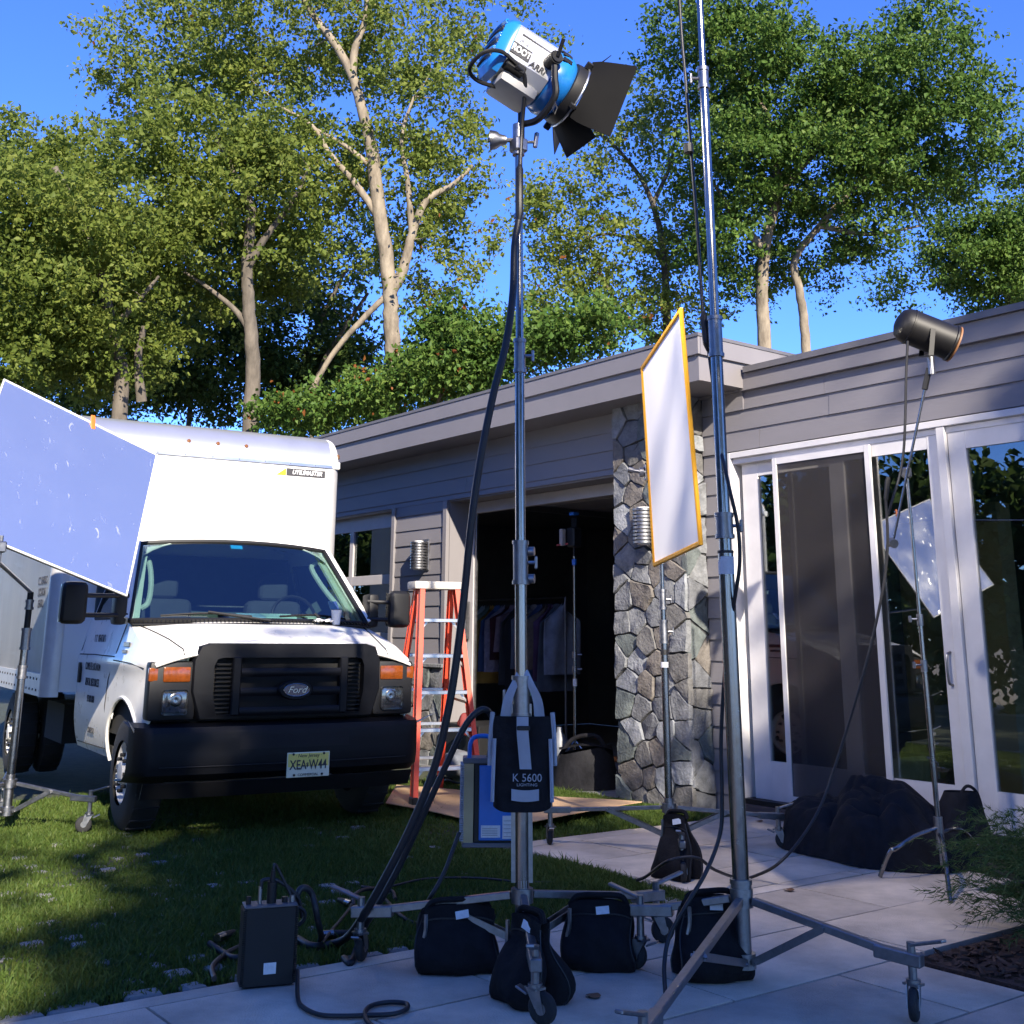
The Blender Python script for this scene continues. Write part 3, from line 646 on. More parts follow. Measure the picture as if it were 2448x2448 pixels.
# bumper
def bump(zs):
    mb = MB()
    prof = [(.60, .0), (.80, .02), (.885, .07), (.90, .14), (.90, .33), (.885, .37), (.72, .395)]
    n = 30
    def f(u, v):
        t = u * 2 - 1; i = v * (len(prof) - 1); k = min(int(i), len(prof) - 2); fr = i - k
        x = prof[k][0] + (prof[k + 1][0] - prof[k][0]) * fr; z = prof[k][1] + (prof[k + 1][1] - prof[k][1]) * fr
        a = abs(t); yy = math.copysign(1.06 * min(1, a * 1.02) if a < .93 else 1.06 * (.9486 + .0514 * math.sin((a - .93) / .07 * 1.5708)), t)
        back = .0 if a < .88 else .20 * ((a - .88) / .12) ** 2
        return (x - .06 * t * t - back, yy, .355 + z)
    mb.grid(f, 60, 18); return mb
bu = tp('bumper', bump(0), G, solid=.015)
mb = MB(); mb.grid(lambda u, v: (.86 - .06 * (u * 2 - 1) ** 2 - .06 * (1 - v), -.98 + 1.96 * u, .27 + .10 * v), 24, 3); tp('valance', mb, M['black'], bu, solid=.01)
mb = MB(); mb.grid(lambda u, v: (.9035 - .06 * ((u * 2 - 1) * .40 / 1.06) ** 2, -.37 + .80 * u, .575 + .09 * v), 12, 2); tp('bumper_slot', mb, M['dark'], bu)
mb = MB(); mb.tube([V((.906 - .06 * t * t, t * 1.02, .475)) for t in np.linspace(-.88, .88, 20)], .004, 5); tp('bumper_groove', mb, M['dark'], bu)
# plate
py0 = -.03
mb = MB(); mb.bx(.905, .911, py0 - .005, py0 + .31, .375, .54, .003); pl = tp('licence_plate', mb, M['platew'], truck)
mb = MB(); mb.bx(.9105, .9125, py0 + .003, py0 + .302, .445, .532); tp('plate_tint', mb, M['plate'], pl, 0)
cy = py0 + .1525
ttext('plate_number', 'XEA W44', .088, (.9135, cy, .455), (0, 1, 0), (0, 0, 1), M['print'], pl, squeeze=.74, bold=.0012)
ttext('plate_number', '$', .035, (.9137, cy - .008, .457), (0, 1, 0), (0, 0, 1), M['print'], pl, bold=.001)
ttext('plate_state', '· New Jersey ·', .034, (.9135, cy, .517), (0, 1, 0), (0, 0, 1), M['print'], pl, shear=.15)
ttext('plate_kind', 'COMMERCIAL', .024, (.9135, cy, .392), (0, 1, 0), (0, 0, 1), M['print'], pl)
for y, z in ((py0 + .05, .392), (py0 + .255, .392), (py0 + .04, .528), (py0 + .265, .528)):
    mb = MB(); mb.cyl((.911, y, z), (.917, y, z), .008, n=10); tp('plate_screw', mb, M['black'], pl)
# mirrors
for s, my in ((-1, 1.375), (1, 1.215)):
    mb = MB(); mb.box((.0, s * my, 1.545), (.13, .185, .30), None, .055, 3)
    mi = tp('mirror', mb, M['black'])
    mb = MB(); mb.box((-.07, s * my, 1.545), (.012, .16, .27)); tp('mirror_glass', mb, M['chrome'], mi, 0)
    for zz in (1.60, 1.46):
        mb = MB(); mb.tube([(-.08, s * .97, zz + .005), (-.03, s * (my - .15), zz), (.0, s * (my - .055), zz)], .017, 8); tp('mirror_arm', mb, M['black'], mi)
    mb = MB(); mb.box((-.13, s * 1.02, 1.53), (.16, .09, .27), None, .03, 2); tp('mirror_base', mb, M['black'], mi)
# wheels
def wheel(lx, ly, s, dual=False):
    mb = MB(); R0, wd = .385, .115
    mb.lathe([(-wd, .215), (-wd, .30), (-wd * .9, .35), (-wd * .72, R0 - .008), (-wd * .4, R0), (wd * .4, R0), (wd * .72, R0 - .008), (wd * .9, .35), (wd, .30), (wd, .215)], (lx, ly, R0), (0, s, 0), 40)
    w_ = tp('wheel', mb, M['rubber'])
    mb = MB(); mb.lathe([(wd * .8, .218), (wd * .86, .20), (wd * .4, .185), (wd * .55, .15), (wd * .72, .10), (wd * .75, .085), (wd * 1.05, .07), (wd * 1.1, .03), (wd * 1.1, .001)], (lx, ly, R0), (0, s, 0), 32); tp('rim', mb, M['rim'], w_)
    for k in range(8):
        a = k * math.pi / 4; mb = MB(); c = V((lx + .118 * math.cos(a), ly + s * wd * .78, R0 + .118 * math.sin(a))); mb.cyl(c, c + V((0, s * .035, 0)), .014, n=6); tp('lug_nut', mb, M['rubber'], w_)
    for k in range(4):
        a = k * math.pi / 2 + .4; mb = MB(); c = V((lx + .168 * math.cos(a), ly + s * wd * .52, R0 + .168 * math.sin(a))); mb.cyl(c, c + V((0, s * .006, 0)), .026, n=12); tp('hand_hole', mb, M['dark'], w_)
    for k in range(44):
        a = k * 2 * math.pi / 44; c = V((lx + R0 * math.cos(a), ly, R0 + R0 * math.sin(a)))
        if k % 2 == 0 and c.z > 0.03:
            mb = MB(); R_ = Matrix.Rotation(-a, 3, 'Y'); mb.box(c, (.012, wd * 1.5, .018), R_); tp('tread_block', mb, M['rubber'], w_, 0)
for s in (-1, 1):
    wheel(.15, s * .86, s); wheel(-3.85, s * 1.02, s); wheel(-3.85, s * .76, s)
# wheel well liners and underbody
mb = MB(); mb.bx(-6.2, .45, -.42, .42, .40, .62); mb.bx(-.35, .62, -.96, .96, .62, .98); mb.cyl((.15, -.8, .385), (.15, .8, .385), .05); mb.cyl((-3.85, -.8, .385), (-3.85, .8, .385), .07); mb.bx(-1.45, -.35, -.93, .93, .46, .52)
mb.bx(-2.7, -1.9, -1.0, -.5, .42, .74); tp('chassis', mb, M['dark'], smooth=0)
# cargo box
B0, BH, BZ = -1.5, 1.27, 3.22
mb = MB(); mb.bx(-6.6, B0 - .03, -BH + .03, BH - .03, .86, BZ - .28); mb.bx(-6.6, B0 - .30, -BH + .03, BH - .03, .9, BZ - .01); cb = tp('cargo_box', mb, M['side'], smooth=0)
mb = MB(); mb.bx(B0 - .03, B0, -BH + .10, BH - .10, .86, BZ - .30); tp('front_panel', mb, M['panel'], cb, 0)
mb = MB(); mb.grid(lambda u, v: (B0 + .012 - .31 * (1 - math.cos(v * 1.45)), (-BH + .09) + (2 * BH - .18) * u, BZ - .31 + .31 * math.sin(v * 1.45) / math.sin(1.45)), 4, 12); nose = tp('nose_cap', mb, M['nose'], cb, solid=.01)
mb = MB(); mb.bx(B0 - .002, B0 + .018, -BH + .09, BH - .09, BZ - .325, BZ - .30); tp('nose_strip', mb, M['alum'], cb, 0)
for k in range(3):
    c = V((B0 + .012 - .31 * (1 - math.cos(.35)), -.22 + k * .27, BZ - .31 + .31 * math.sin(.5))); mb = MB(); mb.lathe([(0, .02), (.012, .016), (.014, .001)], c + V((-.012, 0, -.02)), (.9, 0, .35), 12); tp('clearance_lamp', mb, mat('amber_dark', (.16, .06, .01), .3), nose)
for k in range(9):
    mb = MB(); mb.cyl((B0 + .017, -1.0 + k * .25, BZ - .312), (B0 + .021, -1.0 + k * .25, BZ - .312), .006, n=8); tp('rivet', mb, M['galv'], nose)
for s in (-1, 1):
    mb = MB(); mb.lathe([(.82, .12), (BZ - .30, .12)], (B0 - .11, s * (BH - .115), 0), (0, 0, 1), 10, (1, 0, 0), *((-.05, math.pi / 2) if s > 0 else (math.pi / 2, math.pi + .05)))
    cp_ = tp('corner_post', mb, M['post'], cb)
    mb = MB(); mb.bx(B0 - .12, B0 + .006, s * (BH - .13), s * (BH - .09), .82, BZ - .32); tp('corner_post_edge', mb, M['post'], cb, 0)
    mb = MB()
    def cap(u, v):
        a = v * 1.45; bb = u * 1.5; rr = .31
        return (B0 + .014 - rr * (1 - math.cos(a)) - .10 * (1 - math.cos(bb)), s * (BH - .10 + .105 * math.sin(bb)), BZ - .31 + .31 * math.sin(a) - .02 * (1 - math.cos(bb)))
    mb.grid(cap, 8, 10); cc = tp('corner_cap', mb, M['panel'], cb, solid=.012)
    mb = MB(); mb.bx(B0 - .01, B0 + .012, s * (BH - .10), s * (BH - .01), BZ - .33, BZ - .26, .008); tp('cap_bracket', mb, M['panel'], cc)
    mb = MB(); mb.box((B0 - .07, s * (BH - .012), BZ - .20), (.07, .03, .05), None, .01); tp('marker_lamp', mb, mat('marker_brown', (.14, .07, .03), .3), cc)
    mb = MB(); mb.bx(-6.6, B0 - .10, s * (BH - .032), s * (BH - .012), .82, 1.0); rail = tp('bottom_rail', mb, M['post'], cb, 0)
    for k in range(15):
        for zz in (.865, .955):
            mb = MB(); mb.cyl((B0 - .18 - k * .16, s * (BH - .013), zz), (B0 - .18 - k * .16, s * (BH - .006), zz), .010, n=8); tp('bolt', mb, M['rubber'], rail)
    mb = MB(); mb.bx(-6.6, B0 - .3, s * (BH - .04), s * (BH - .008), BZ - .14, BZ - .002, .01); tp('top_rail', mb, M['alum'], cb)
for k in range(16):
    for y in (-BH + .125, BH - .125):
        mb = MB(); mb.cyl((B0 - .001, y, .95 + k * .125), (B0 + .004, y, .95 + k * .125), .006, n=8); tp('rivet', mb, M['galv'], cb)
# maker's plate and lettering
mb = MB(); mb.bx(B0 + .001, B0 + .005, .72, 1.11, 2.795, 2.865); ut = tp('maker_plate', mb, M['print'], cb, 0)
ttext('maker_name', 'UTILIMASTER', .058, (B0 + .006, .925, 2.83), (0, 1, 0), (0, 0, 1), M['printw'], ut, shear=.3, squeeze=.88, bold=.0012)
mb = MB(); mb.prism([(B0 + .001, .62, 2.795), (B0 + .001, .715, 2.795), (B0 + .001, .715, 2.865)], (.004, 0, 0)); tp('maker_flash', mb, M['yellow'], ut, 0)
TD = M['print']
for body, z, sz, x in (('C.C. RENTALS', 1.285, .10, -.88), ('COMPLETE LOCATION', 1.075, .085, -.90), ('RENTAL RESOURCES', .955, .085, -.90), ('973 000 0000', .83, .075, -.90), ('COMMERCIAL', .60, .06, -.85)):
    ttext('door_lettering', body, sz, (x, -hw(x, z) - .004, z), (1, 0, 0), (0, 0, 1), TD, truck, squeeze=.62)
for body, z in (('C.C. RENTALS', 1.78), ('LOCATION', 1.68), ('RENTAL', 1.58)):
    ttext('side_lettering', body, .10, (-2.15, -BH + .026, z), (1, 0, 0), (0, 0, 1), TD, cb, squeeze=.7)
# door gaps, handle, hinge, badge
for s in (-1, 1):
    mb = MB()
    for pts in ([(-.16, 1.40), (-.20, 1.2), (-.36, 1.0), (-.40, .8), (-.36, .5)], [(-1.44, .5), (-1.44, 1.2), (-1.44, 1.95)], [(-1.44, 1.165), (-.9, 1.17), (-.21, 1.165)], [(-.36, .5), (-1.44, .48)], [(-.2, 1.14), (.3, 1.13), (.6, 1.1)]):
        mb.tube([V((x, s * (hw(x, z) + .001), z)) for x, z in (pts if len(pts) > 2 else [pts[0], ((pts[0][0] + pts[1][0]) / 2, (pts[0][1] + pts[1][1]) / 2), pts[1]])], .0045, 5)
    tp('door_gap', mb, M['dark'])
    mb = MB(); mb.box((-1.36, s * 1.012, 1.02), (.07, .02, .16), None, .008, 2); tp('door_handle', mb, M['black'])
    mb = MB(); mb.box((.07, s * (hw(.07, 1.25) + .006), 1.255), (.17, .012, .032), None, .003); tp('fender_badge', mb, M['chrome'])
    mb = MB(); mb.box((.07, s * (hw(.07, 1.2) + .006), 1.205), (.13, .012, .022), None, .003); tp('fender_badge', mb, M['chrome'])
    mb = MB(); mb.tube([V((AC[0] + AR * math.cos(a), s * (hw(AC[0] + AR * math.cos(a), AC[1] + AR * math.sin(a)) + .002), AC[1] + AR * math.sin(a))) for a in np.linspace(.35, math.pi - .05, 18)], .013, 6); tp('arch_lip', mb, M['white'])
# things left on the hood
p = TM @ V((.15, .60, 1.412)); t = thing('paper_cup', p, 'white paper cup standing on the truck hood by the windshield', 'cup')
mb = MB(); mb.lathe([(0, .001), (0, .03), (.11, .042), (.113, .043), (.105, .039), (.01, .028)], p, (0, 0, 1), 20); mb.done('cup', M['label'], t)
p = TM @ V((.20, .47, 1.41)); rg = random.Random(2); mb = MB()
mb.grid(lambda u, v: (p.x + (u - .5) * .10, p.y + (v - .5) * .13, p.z + .012 + .03 * abs(math.sin(u * 7 + v * 4)) * (1 - abs(u - .5)) + rg.uniform(0, .012)), 7, 8); tag(mb.done('napkin', M['label'], None, 20), 'crumpled white napkin on the truck hood beside the paper cup', 'napkin')
# ------------------------------------------------------------------ stands, lamps and grip gear
def caster(p, heading, parent, brake=True):                         # p: pivot at leg end (x,y,ztop); wheel touches z=0
    p = V(p); h = V((math.cos(heading), math.sin(heading), 0)); sd = V((-h.y, h.x, 0)); R0 = .055
    c = V((p.x, p.y, R0)) + h * .03
    mb = MB(); mb.cyl(V((p.x, p.y, .125)), p + V((0, 0, .01)), .016, n=10); mb.cyl(V((p.x, p.y, .118)), V((p.x, p.y, .132)), .026, n=12)
    for s in (-1, 1):
        q = c + sd * (s * .02); mb.prism([q + h * -.02, q + h * .015 - V((0, 0, .012)), V((p.x, p.y, .12)) + sd * (s * .02) + h * .028, V((p.x, p.y, .12)) + sd * (s * .02) - h * .028], sd * (.003 * s))
    mb.bx(p.x - .03, p.x + .03, p.y - .025, p.y + .025, .112, .120)
    o = mb.done('caster', M['galv'], parent)
    mb = MB(); mb.lathe([(-.016, .02), (-.016, .045), (-.012, R0 - .004), (-.006, R0), (.006, R0), (.012, R0 - .004), (.016, .045), (.016, .02)], c, sd, 22); mb.done('caster_wheel', M['rubber'], o)
    mb = MB(); mb.lathe([(-.018, .001), (-.018, .02), (.018, .02), (.018, .001)], c, sd, 12); mb.done('caster_hub', M['galv'], o)
    if brake: mb = MB(); mb.box(V((p.x, p.y, .105)) - h * .05, (.05, .035, .008), Matrix.Rotation(heading, 3, 'Z') @ Matrix.Rotation(.4, 3, 'Y'), .002); mb.done('brake_pedal', M['galv'], o)
def roller_stand(name, c, ends, zh, zl, poles, collars, label, lean=V((0, 0, 0)), wid=.032, lm=None, steep=0.0, casters=True):
    lm = lm or M['galv']
    c = V((c[0], c[1], 0)); t = thing(name, c, label, 'light stand')
    q = lambda z: c + V((0, 0, z)) + lean * z
    mb = MB(); mb.cyl(c + V((0, 0, zl - .03)), q(zh + .06), .030, n=16); mb.done('centre_tube', M['galv'], t)
    for zz in (zh, zl):
        mb = MB(); mb.cyl(q(zz - .028), q(zz + .028), .046, n=18); mb.done('leg_collar', lm, t)
    for k, (ex, ey, ze, hd) in enumerate(ends):
        e = V((ex, ey, ze)); d = V((e.x - c.x, e.y - c.y, 0)); L_ = d.length; d.normalize()
        a = c + d * .05 + V((0, 0, zh)); 
        mb = MB(); mb.bar(a, e, wid, wid * .9, b=.003); lg = mb.done('leg', lm, t)
        mb = MB(); mb.bar(e - d * .11 + V((0, 0, .006)), e + d * .07 + V((0, 0, -.004)), wid + .012, wid + .012, b=.004); mb.done('leg_socket', M['galv'], lg)
        m = a + (e - a) * .5
        for s in (-1, 1):
            sd = V((-d.y, d.x, 0)) * (s * (wid / 2 + .004))
            mb = MB(); mb.bar(c + d * .045 + V((0, 0, zl)) + sd, m + sd, .005, .028); mb.done('brace', lm, lg)
        mb = MB(); sd = V((-d.y, d.x, 0)); mb.cyl(m - sd * .03, m + sd * .03, .007, n=8); mb.done('leg_bolt', M['galv'], lg); mb = MB(); mb.cyl(c + d * .06 + V((0, 0, zl)) - sd * .03, c + d * .06 + V((0, 0, zl)) + sd * .03, .007, n=8); mb.done('leg_bolt', M['galv'], lg)
        if casters:
            mb = MB(); mb.cyl(e + d * .03 + V((0, 0, .02)), e + d * .03 + V((0, 0, .055)), .016, n=10); h2 = d.cross(V((0, 0, 1)))
            mb.bar(e + d * .03 + V((0, 0, .045)), e + d * .17 + V((0, 0, .085)) + h2 * .03, .03, .012, b=.003); mb.done('caster_clamp', M['galv'], lg)
            caster(e + d * .03, hd, t)
    for z0, z1, r0, m_ in poles:
        mb = MB(); mb.cyl(q(z0), q(z1), r0, n=18); mb.done('pole', m_, t)
    for z0, z1, r0, kn in collars:
        mb = MB(); mb.cyl(q(z0), q(z1), r0, n=18); mb.cyl(q(z0) - V((0, 0, .006)), q(z0) + V((0, 0, .012)), r0 + .005, n=18); mb.cyl(q(z1) - V((0, 0, .012)), q(z1) + V((0, 0, .006)), r0 + .004, n=18)
        o = mb.done('collar', M['galv'], t)
        if kn:
            d = V((kn[0], kn[1], 0)).normalized(); b = q((z0 + z1) / 2) + d * r0
            mb = MB(); mb.cyl(b, b + d * .035, .008, n=8); mb.bar(b + d * .035 - V((0, 0, .028)), b + d * .035 + V((0, 0, .028)), .014, .014, up=(1, 0, 0), b=.004); mb.done('clamp_knob', M['galv'], o)
    return t, q
CH, GV = M['chrome'], M['galv']
# --- crank stand in the middle that carries the big lamp
CC = V((-4.113, 3.182, 0))
leanc = (-RT * .010); leanc.z = 0
ctr, cq = roller_stand('crank_stand', CC, [(-4.60, 2.73, .20, 2.3), (-3.60, 2.84, .20, .4), (-4.13, 3.93, .20, 1.2)], .29, .13,
    [(.30, 1.13, .030, CH), (1.10, 1.67, .026, CH), (1.60, 2.62, .0225, CH), (2.55, 3.70, .018, CH)],
    [(1.56, 1.74, .033, (RT.x, RT.y)), (2.52, 2.67, .026, (RT.x, RT.y)), (1.00, 1.16, .038, (-RT.x, -RT.y)), (3.28, 3.29, .021, None)],
    'silver crank stand on casters in the middle that carries the blue and silver film lamp', leanc)
for off in (.034, -.034):
    mb = MB(); s_ = RT * off; s_.z = 0; mb.bar(cq(.34) + s_, cq(1.05) + s_, .022, .022, up=FWD); mb.done('slide_rail', GV, ctr)
mb = MB(); mb.box(cq(1.40), (.016, .04, .05)); 
for z in (1.70, 1.58): mb.cyl(cq(z) + V((.0, .03, 0)), cq(z) + V((.03, .055, 0)), .02, n=12)
mb.done('crank_gear', GV, ctr)
# --- tall stand on the right that leaves the frame
TC = V((-3.50, 3.84, 0)); leant = (-RT * .0085); leant.z = 0
tall, tq = roller_stand('tall_stand', TC, [(-2.84, 3.97, .20, 5.2), (-3.83, 3.62, .23, 3.6), (gz(1545, 2458, .17).x, gz(1545, 2458, .17).y, .17, .2)], .30, .075,
    [(.30, 1.70, .034, CH), (1.60, 2.62, .028, CH), (2.55, 3.98, .0215, CH), (3.9, 5.6, .016, CH)],
    [(1.76, 1.86, .039, (RT.x, RT.y)), (2.58, 2.76, .032, None), (3.92, 4.02, .025, (-RT.x, -RT.y)), (.33, .37, .042, None)],
    'very tall silver light stand right of centre whose pole leaves the top of the picture', leant)
mb = MB(); mb.lathe([(0, .0345), (.075, .0345)], tq(1.60), (0, 0, 1), 18); lb = mb.done('pole_label', M['label'], tall)
mb = MB(); mb.lathe([(0, .0355), (.012, .0355)], tq(1.69), (0, 0, 1), 18); mb.done('tape_ring', M['cable'], tall)
for s in (-1, 1):
    mb = MB(); o = RT * (s * .022); o.z = 0; mb.bar(tq(.35) + o - FWD * .015, tq(1.62) + o - FWD * .015, .008, .012, up=FWD); mb.done('channel_rail', GV, tall)
# --- stand that carries the diffusion frame
SCN = V((-5.70, 5.60, 0)); leans = (-RT * .006); leans.z = 0
silk_st, sq = roller_stand('frame_stand', SCN, [(-6.33, 5.16, .22, 2.6), (-5.05, 5.05, .20, 5.6), (-5.42, 6.28, .20, .6)], .27, .11,
    [(.28, 1.35, .024, CH), (1.30, 1.62, .019, CH), (1.55, 2.55, .0145, CH)],
    [(1.30, 1.44, .028, (RT.x, RT.y)), (1.52, 1.64, .023, (RT.x, RT.y)), (1.82, 1.95, .021, None)],
    'slim silver stand on casters behind the glowing white frame near the stone pillar', leans, wid=.026)
for z in (1.14, 1.22): 
    mb = MB(); mb.lathe([(0, .026), (.035, .026)], sq(z), (0, 0, 1), 16); mb.done('pole_label', M['label'] if z < 1.2 else M['cable'], silk_st)
# --- stand of the reflector board
RC = V((-8.95, 2.38, 0))
refl_st, rq = roller_stand('reflector_stand', RC, [(-8.58, 2.80, .22, 4.4), (-9.55, 2.50, .22, 1), (-8.70, 1.70, .22, 2)], .31, .13,
    [(.3, 1.30, .027, CH), (1.2, 1.62, .022, M['black'])], [(1.22, 1.36, .033, None), (1.02, 1.10, .031, None), (1.50, 1.56, .027, None)],
    'silver stand at the left edge that holds the mirror reflector board', V((0, 0, 0)), wid=.028)
# --- HMI lamp head
lp = cq(3.70)                                                       # spigot top
AX = (RT * .80 + FWD * .42 - V((0, 0, .47))).normalized()
hc = lp + V((0, 0, .33)) + RT * .07
f_, sd_, up_ = frame_of(AX)                                         # sd_ to the lamp's right
HM = Matrix(((f_.x, sd_.x, up_.x, hc.x), (f_.y, sd_.y, up_.y, hc.y), (f_.z, sd_.z, up_.z, hc.z), (0, 0, 0, 1))) @ Matrix.Scale(.95, 4)
lamp = thing('film_lamp', lp, 'blue and silver film lamp with black barn doors on the middle stand', 'film lamp')
def hp(name, mb, m, parent=lamp, smooth=35, solid=0): return mb.done(name, m, parent, smooth, HM, solid)
def rsec(hw_, zt, zb, ch):                                          # chamfered section in (side, up)
    return [(-hw_, zb + ch), (-hw_ + ch, zb), (hw_ - ch, zb), (hw_, zb + ch), (hw_, zt - ch), (hw_ - ch, zt), (-hw_ + ch, zt), (-hw_, zt - ch)]
def loft(secs, cap=True):
    mb = MB(); R_ = [[mb.bm.verts.new((x, y, z)) for y, z in s] for x, s in secs]
    for A, B in zip(R_, R_[1:]):
        for k in range(len(A)): mb.bm.faces.new((A[k], A[(k + 1) % len(A)], B[(k + 1) % len(A)], B[k]))
    if cap: mb.bm.faces.new(R_[0][::-1]); mb.bm.faces.new(R_[-1])
    return mb
hp('body', loft([(-.20, rsec(.125, .17, -.13, .055)), (.05, rsec(.13, .175, -.13, .055))]), M['lampsil'])
bk = hp('rear_cap', loft([(-.265, rsec(.10, .145, -.13, .05)), (-.235, rsec(.125, .168, -.16, .055)), (-.199, rsec(.132, .178, -.165, .055))]), M['lampblue'])
for k in range(6):
    mb = MB(); mb.grid(lambda u, v: (-.262 - .016 * math.sin(v * 3.14), (u - .5) * (.2 - .01 * k), .105 - k * .042 + .03 * v + .02 * math.cos((u - .5) * 3)), 8, 3); hp('louver', mb, M['black'] if k % 2 else M['lampblue'], bk, solid=.006)
mb = MB(); mb.lathe([(.05, .13), (.06, .165), (.10, .178), (.14, .175), (.17, .155), (.175, .15)], (0, 0, .01), (1, 0, 0), 30); fh = hp('front_housing', mb, M['lampblue'])
for k in range(9):
    a = .35 + k * .33; mb = MB(); c = V((.095, .176 * math.cos(a), .01 + .176 * math.sin(a))); mb.box(c, (.055, .03, .012), Matrix.Rotation(a - math.pi / 2, 3, 'X'), .003); hp('vent', mb, M['black'], fh)
mb = MB(); mb.lathe([(.17, .15), (.175, .168), (.20, .172), (.235, .172), (.235, .158), (.20, .15)], (0, 0, .01), (1, 0, 0), 32); rg_ = hp('accessory_ring', mb, M['black'])
mb = MB(); mb.tube([V((.232, .175 * math.cos(a), .01 + .175 * math.sin(a))) for a in np.linspace(0, 2 * math.pi, 36, endpoint=False)], .006, 6, closed=True); hp('ring_rim', mb, M['alum'], rg_)
mb = MB(); mb.lathe([(.19, .001), (.192, .148)], (0, 0, .01), (1, 0, 0), 28); hp('lens', mb, emit('lit_lens', (1, .93, .82), 25), lamp)
for k in range(4):
    a = k * math.pi / 2 + .785; mb = MB(); c = V((.222, .19 * math.cos(a), .01 + .19 * math.sin(a))); mb.box(c, (.035, .04, .025), Matrix.Rotation(a, 3, 'X'), .004); hp('ring_bracket', mb, M['black'], rg_)
# barn doors: four flaring leaves
def leaf(a, flare, w0, w1, L_):
    n_ = V((0, math.cos(a), math.sin(a))); tdir = V((0, -math.sin(a), math.cos(a))); o = V((.24, 0, .01)) + n_ * .165
    d = (V((1, 0, 0)) * math.cos(flare) + n_ * math.sin(flare)).normalized()
    nn = d.cross(tdir).normalized()
    mb = MB()
    def f(u, v):
        wv = w0 + (w1 - w0) * v ** .6; t = (u - .5) * 2
        return o + d * (L_ * v) + tdir * (wv * t) - n_ * (.055 * t * t * (1 - v))
    mb.grid(f, 10, 6); return hp('barn_door', mb, M['matte'], lamp, solid=.004)
leaf(0, .30, .185, .235, .21); leaf(math.pi, .75, .12, .16, .18); leaf(math.pi / 2, .95, .115, .15, .12); leaf(-math.pi / 2, .38, .12, .15, .17)
# side print and hardware
SDN = V((0, -1, 0)); ys = .1285
def htext(n_, body, size, x, z, m, **k):
    R3 = HM.to_3x3(); return text(n_, body, size, HM @ V((x, ys + .0035, z)), R3 @ V((1, 0, 0)), R3 @ V((0, 0, 1)), m, lamp, **k)
mb = MB(); mb.bx(-.197, -.085, ys - .01, ys + .002, -.05, .018); hp('name_strip', mb, M['print'], lamp, 0)
htext('name_text', 'ROOT', .052, -.141, -.017, M['printw'], bold=.0012, squeeze=.72)
htext('maker_text', 'ARRI', .048, -.03, -.048, M['print'], bold=.001, shear=.2, squeeze=.9)
htext('model_text', 'M18', .028, -.145, .045, M['web'])
mb = MB(); mb.bx(-.17, .04, ys - .01, ys + .001, .078, .086); hp('side_groove', mb, M['print'], lamp, 0)
mb = MB(); mb.bx(-.19, -.08, ys - .05, ys + .012, -.135, -.085, .006); hp('switch_box', mb, M['black'], lamp)
mb = MB(); mb.tube(spline([(-.13, .145, -.11), (-.24, .15, -.10), (-.32, .14, -.16), (-.33, .05, -.22), (-.25, .0, -.22), (-.1, .0, -.17), (.0, .0, -.15)], 5), .011, 7); hp('rear_handle', mb, M['black'], lamp)
mb = MB(); mb.bx(-.18, .04, -.10, .10, -.20, -.128, .03, 2); hp('ballast_tray', mb, mat('lamp_grey', (.33, .33, .33), .5), lamp)
# yoke in world space
pv = [HM @ V((.02, s * .185, .02)) for s in (-1, 1)]
mb = MB()
lowc = lp + V((0, 0, .06))
for s, p_ in zip((-1, 1), pv):
    dn = p_ + V((0, 0, -.20)); mb.tube(spline([p_, p_ + V((0, 0, -.1)), dn, dn + (lowc - dn) * .45 + V((0, 0, -.05)), lowc], 6), .017, 8)
yk = mb.done('yoke', M['black'], lamp)
for s, p_ in zip((-1, 1), pv):
    sdw = (sd_ * s); mb = MB(); mb.cyl(p_ - sdw * .06, p_ + sdw * .022, .035, n=18); mb.cyl(p_ + sdw * .022, p_ + sdw * .03, .028, n=18); mb.done('tilt_knob', M['black'], yk)
    mb = MB(); mb.cyl(p_ + sdw * .03, p_ + sdw * .05 + V((.03, 0, .07)), .01, n=8); mb.done('tilt_lever', M['black'], yk)
mb = MB(); mb.cyl(lp - V((0, 0, .10)), lp + V((0, 0, .06)), .03, n=14); mb.box(lp - V((0, 0, .05)), (.07, .07, .07), None, .008); mb.lathe([(0, .001), (0, .05), (.03, .045), (.05, .03), (.08, .022)], lp - RT * .14 - V((0, 0, .02)), RT, 16); d = RT
mb.cyl(lp - RT * .15 - V((0, 0, .02)), lp - V((0, 0, .02)), .012, n=8); mb.cyl(lp + d * .03 - V((0, 0, .03)), lp + d * .08 - V((0, 0, .03)), .008, n=8); mb.bar(lp + d * .08 - V((0, 0, .06)), lp + d * .09 + V((0, 0, .02)), .02, .02, b=.004); mb.done('stand_mount', GV, lamp)
mb = MB(); a0 = pv[1] + V((0, 0, -.11)); mb.tube([a0, a0 - V((0, 0, .12)), a0 - V((0, 0, .15)) + RT * .012, a0 - V((0, 0, .18)), a0 - V((0, 0, .15)) - RT * .012, a0 - V((0, 0, .125))], .004, 6); mb.done('safety_wire', M['cable'], lamp)
ld = bpy.data.lights.new('film_lamp_beam', 'SPOT'); ld.energy = 210; ld.color = (1.0, .90, .80); ld.spot_size = rad(88); ld.spot_blend = 1.0; ld.shadow_soft_size = .07
lo = bpy.data.objects.new('film_lamp_beam', ld); COL.objects.link(lo); lo.location = HM @ V((.205, 0, .01)); lo.rotation_euler = (V((-4.62, 4.70, 2.36)) - lo.location).to_track_quat('-Z', 'Y').to_euler()
lo.parent = lamp; lo.matrix_parent_inverse = Matrix.Translation(-V(lamp.location))
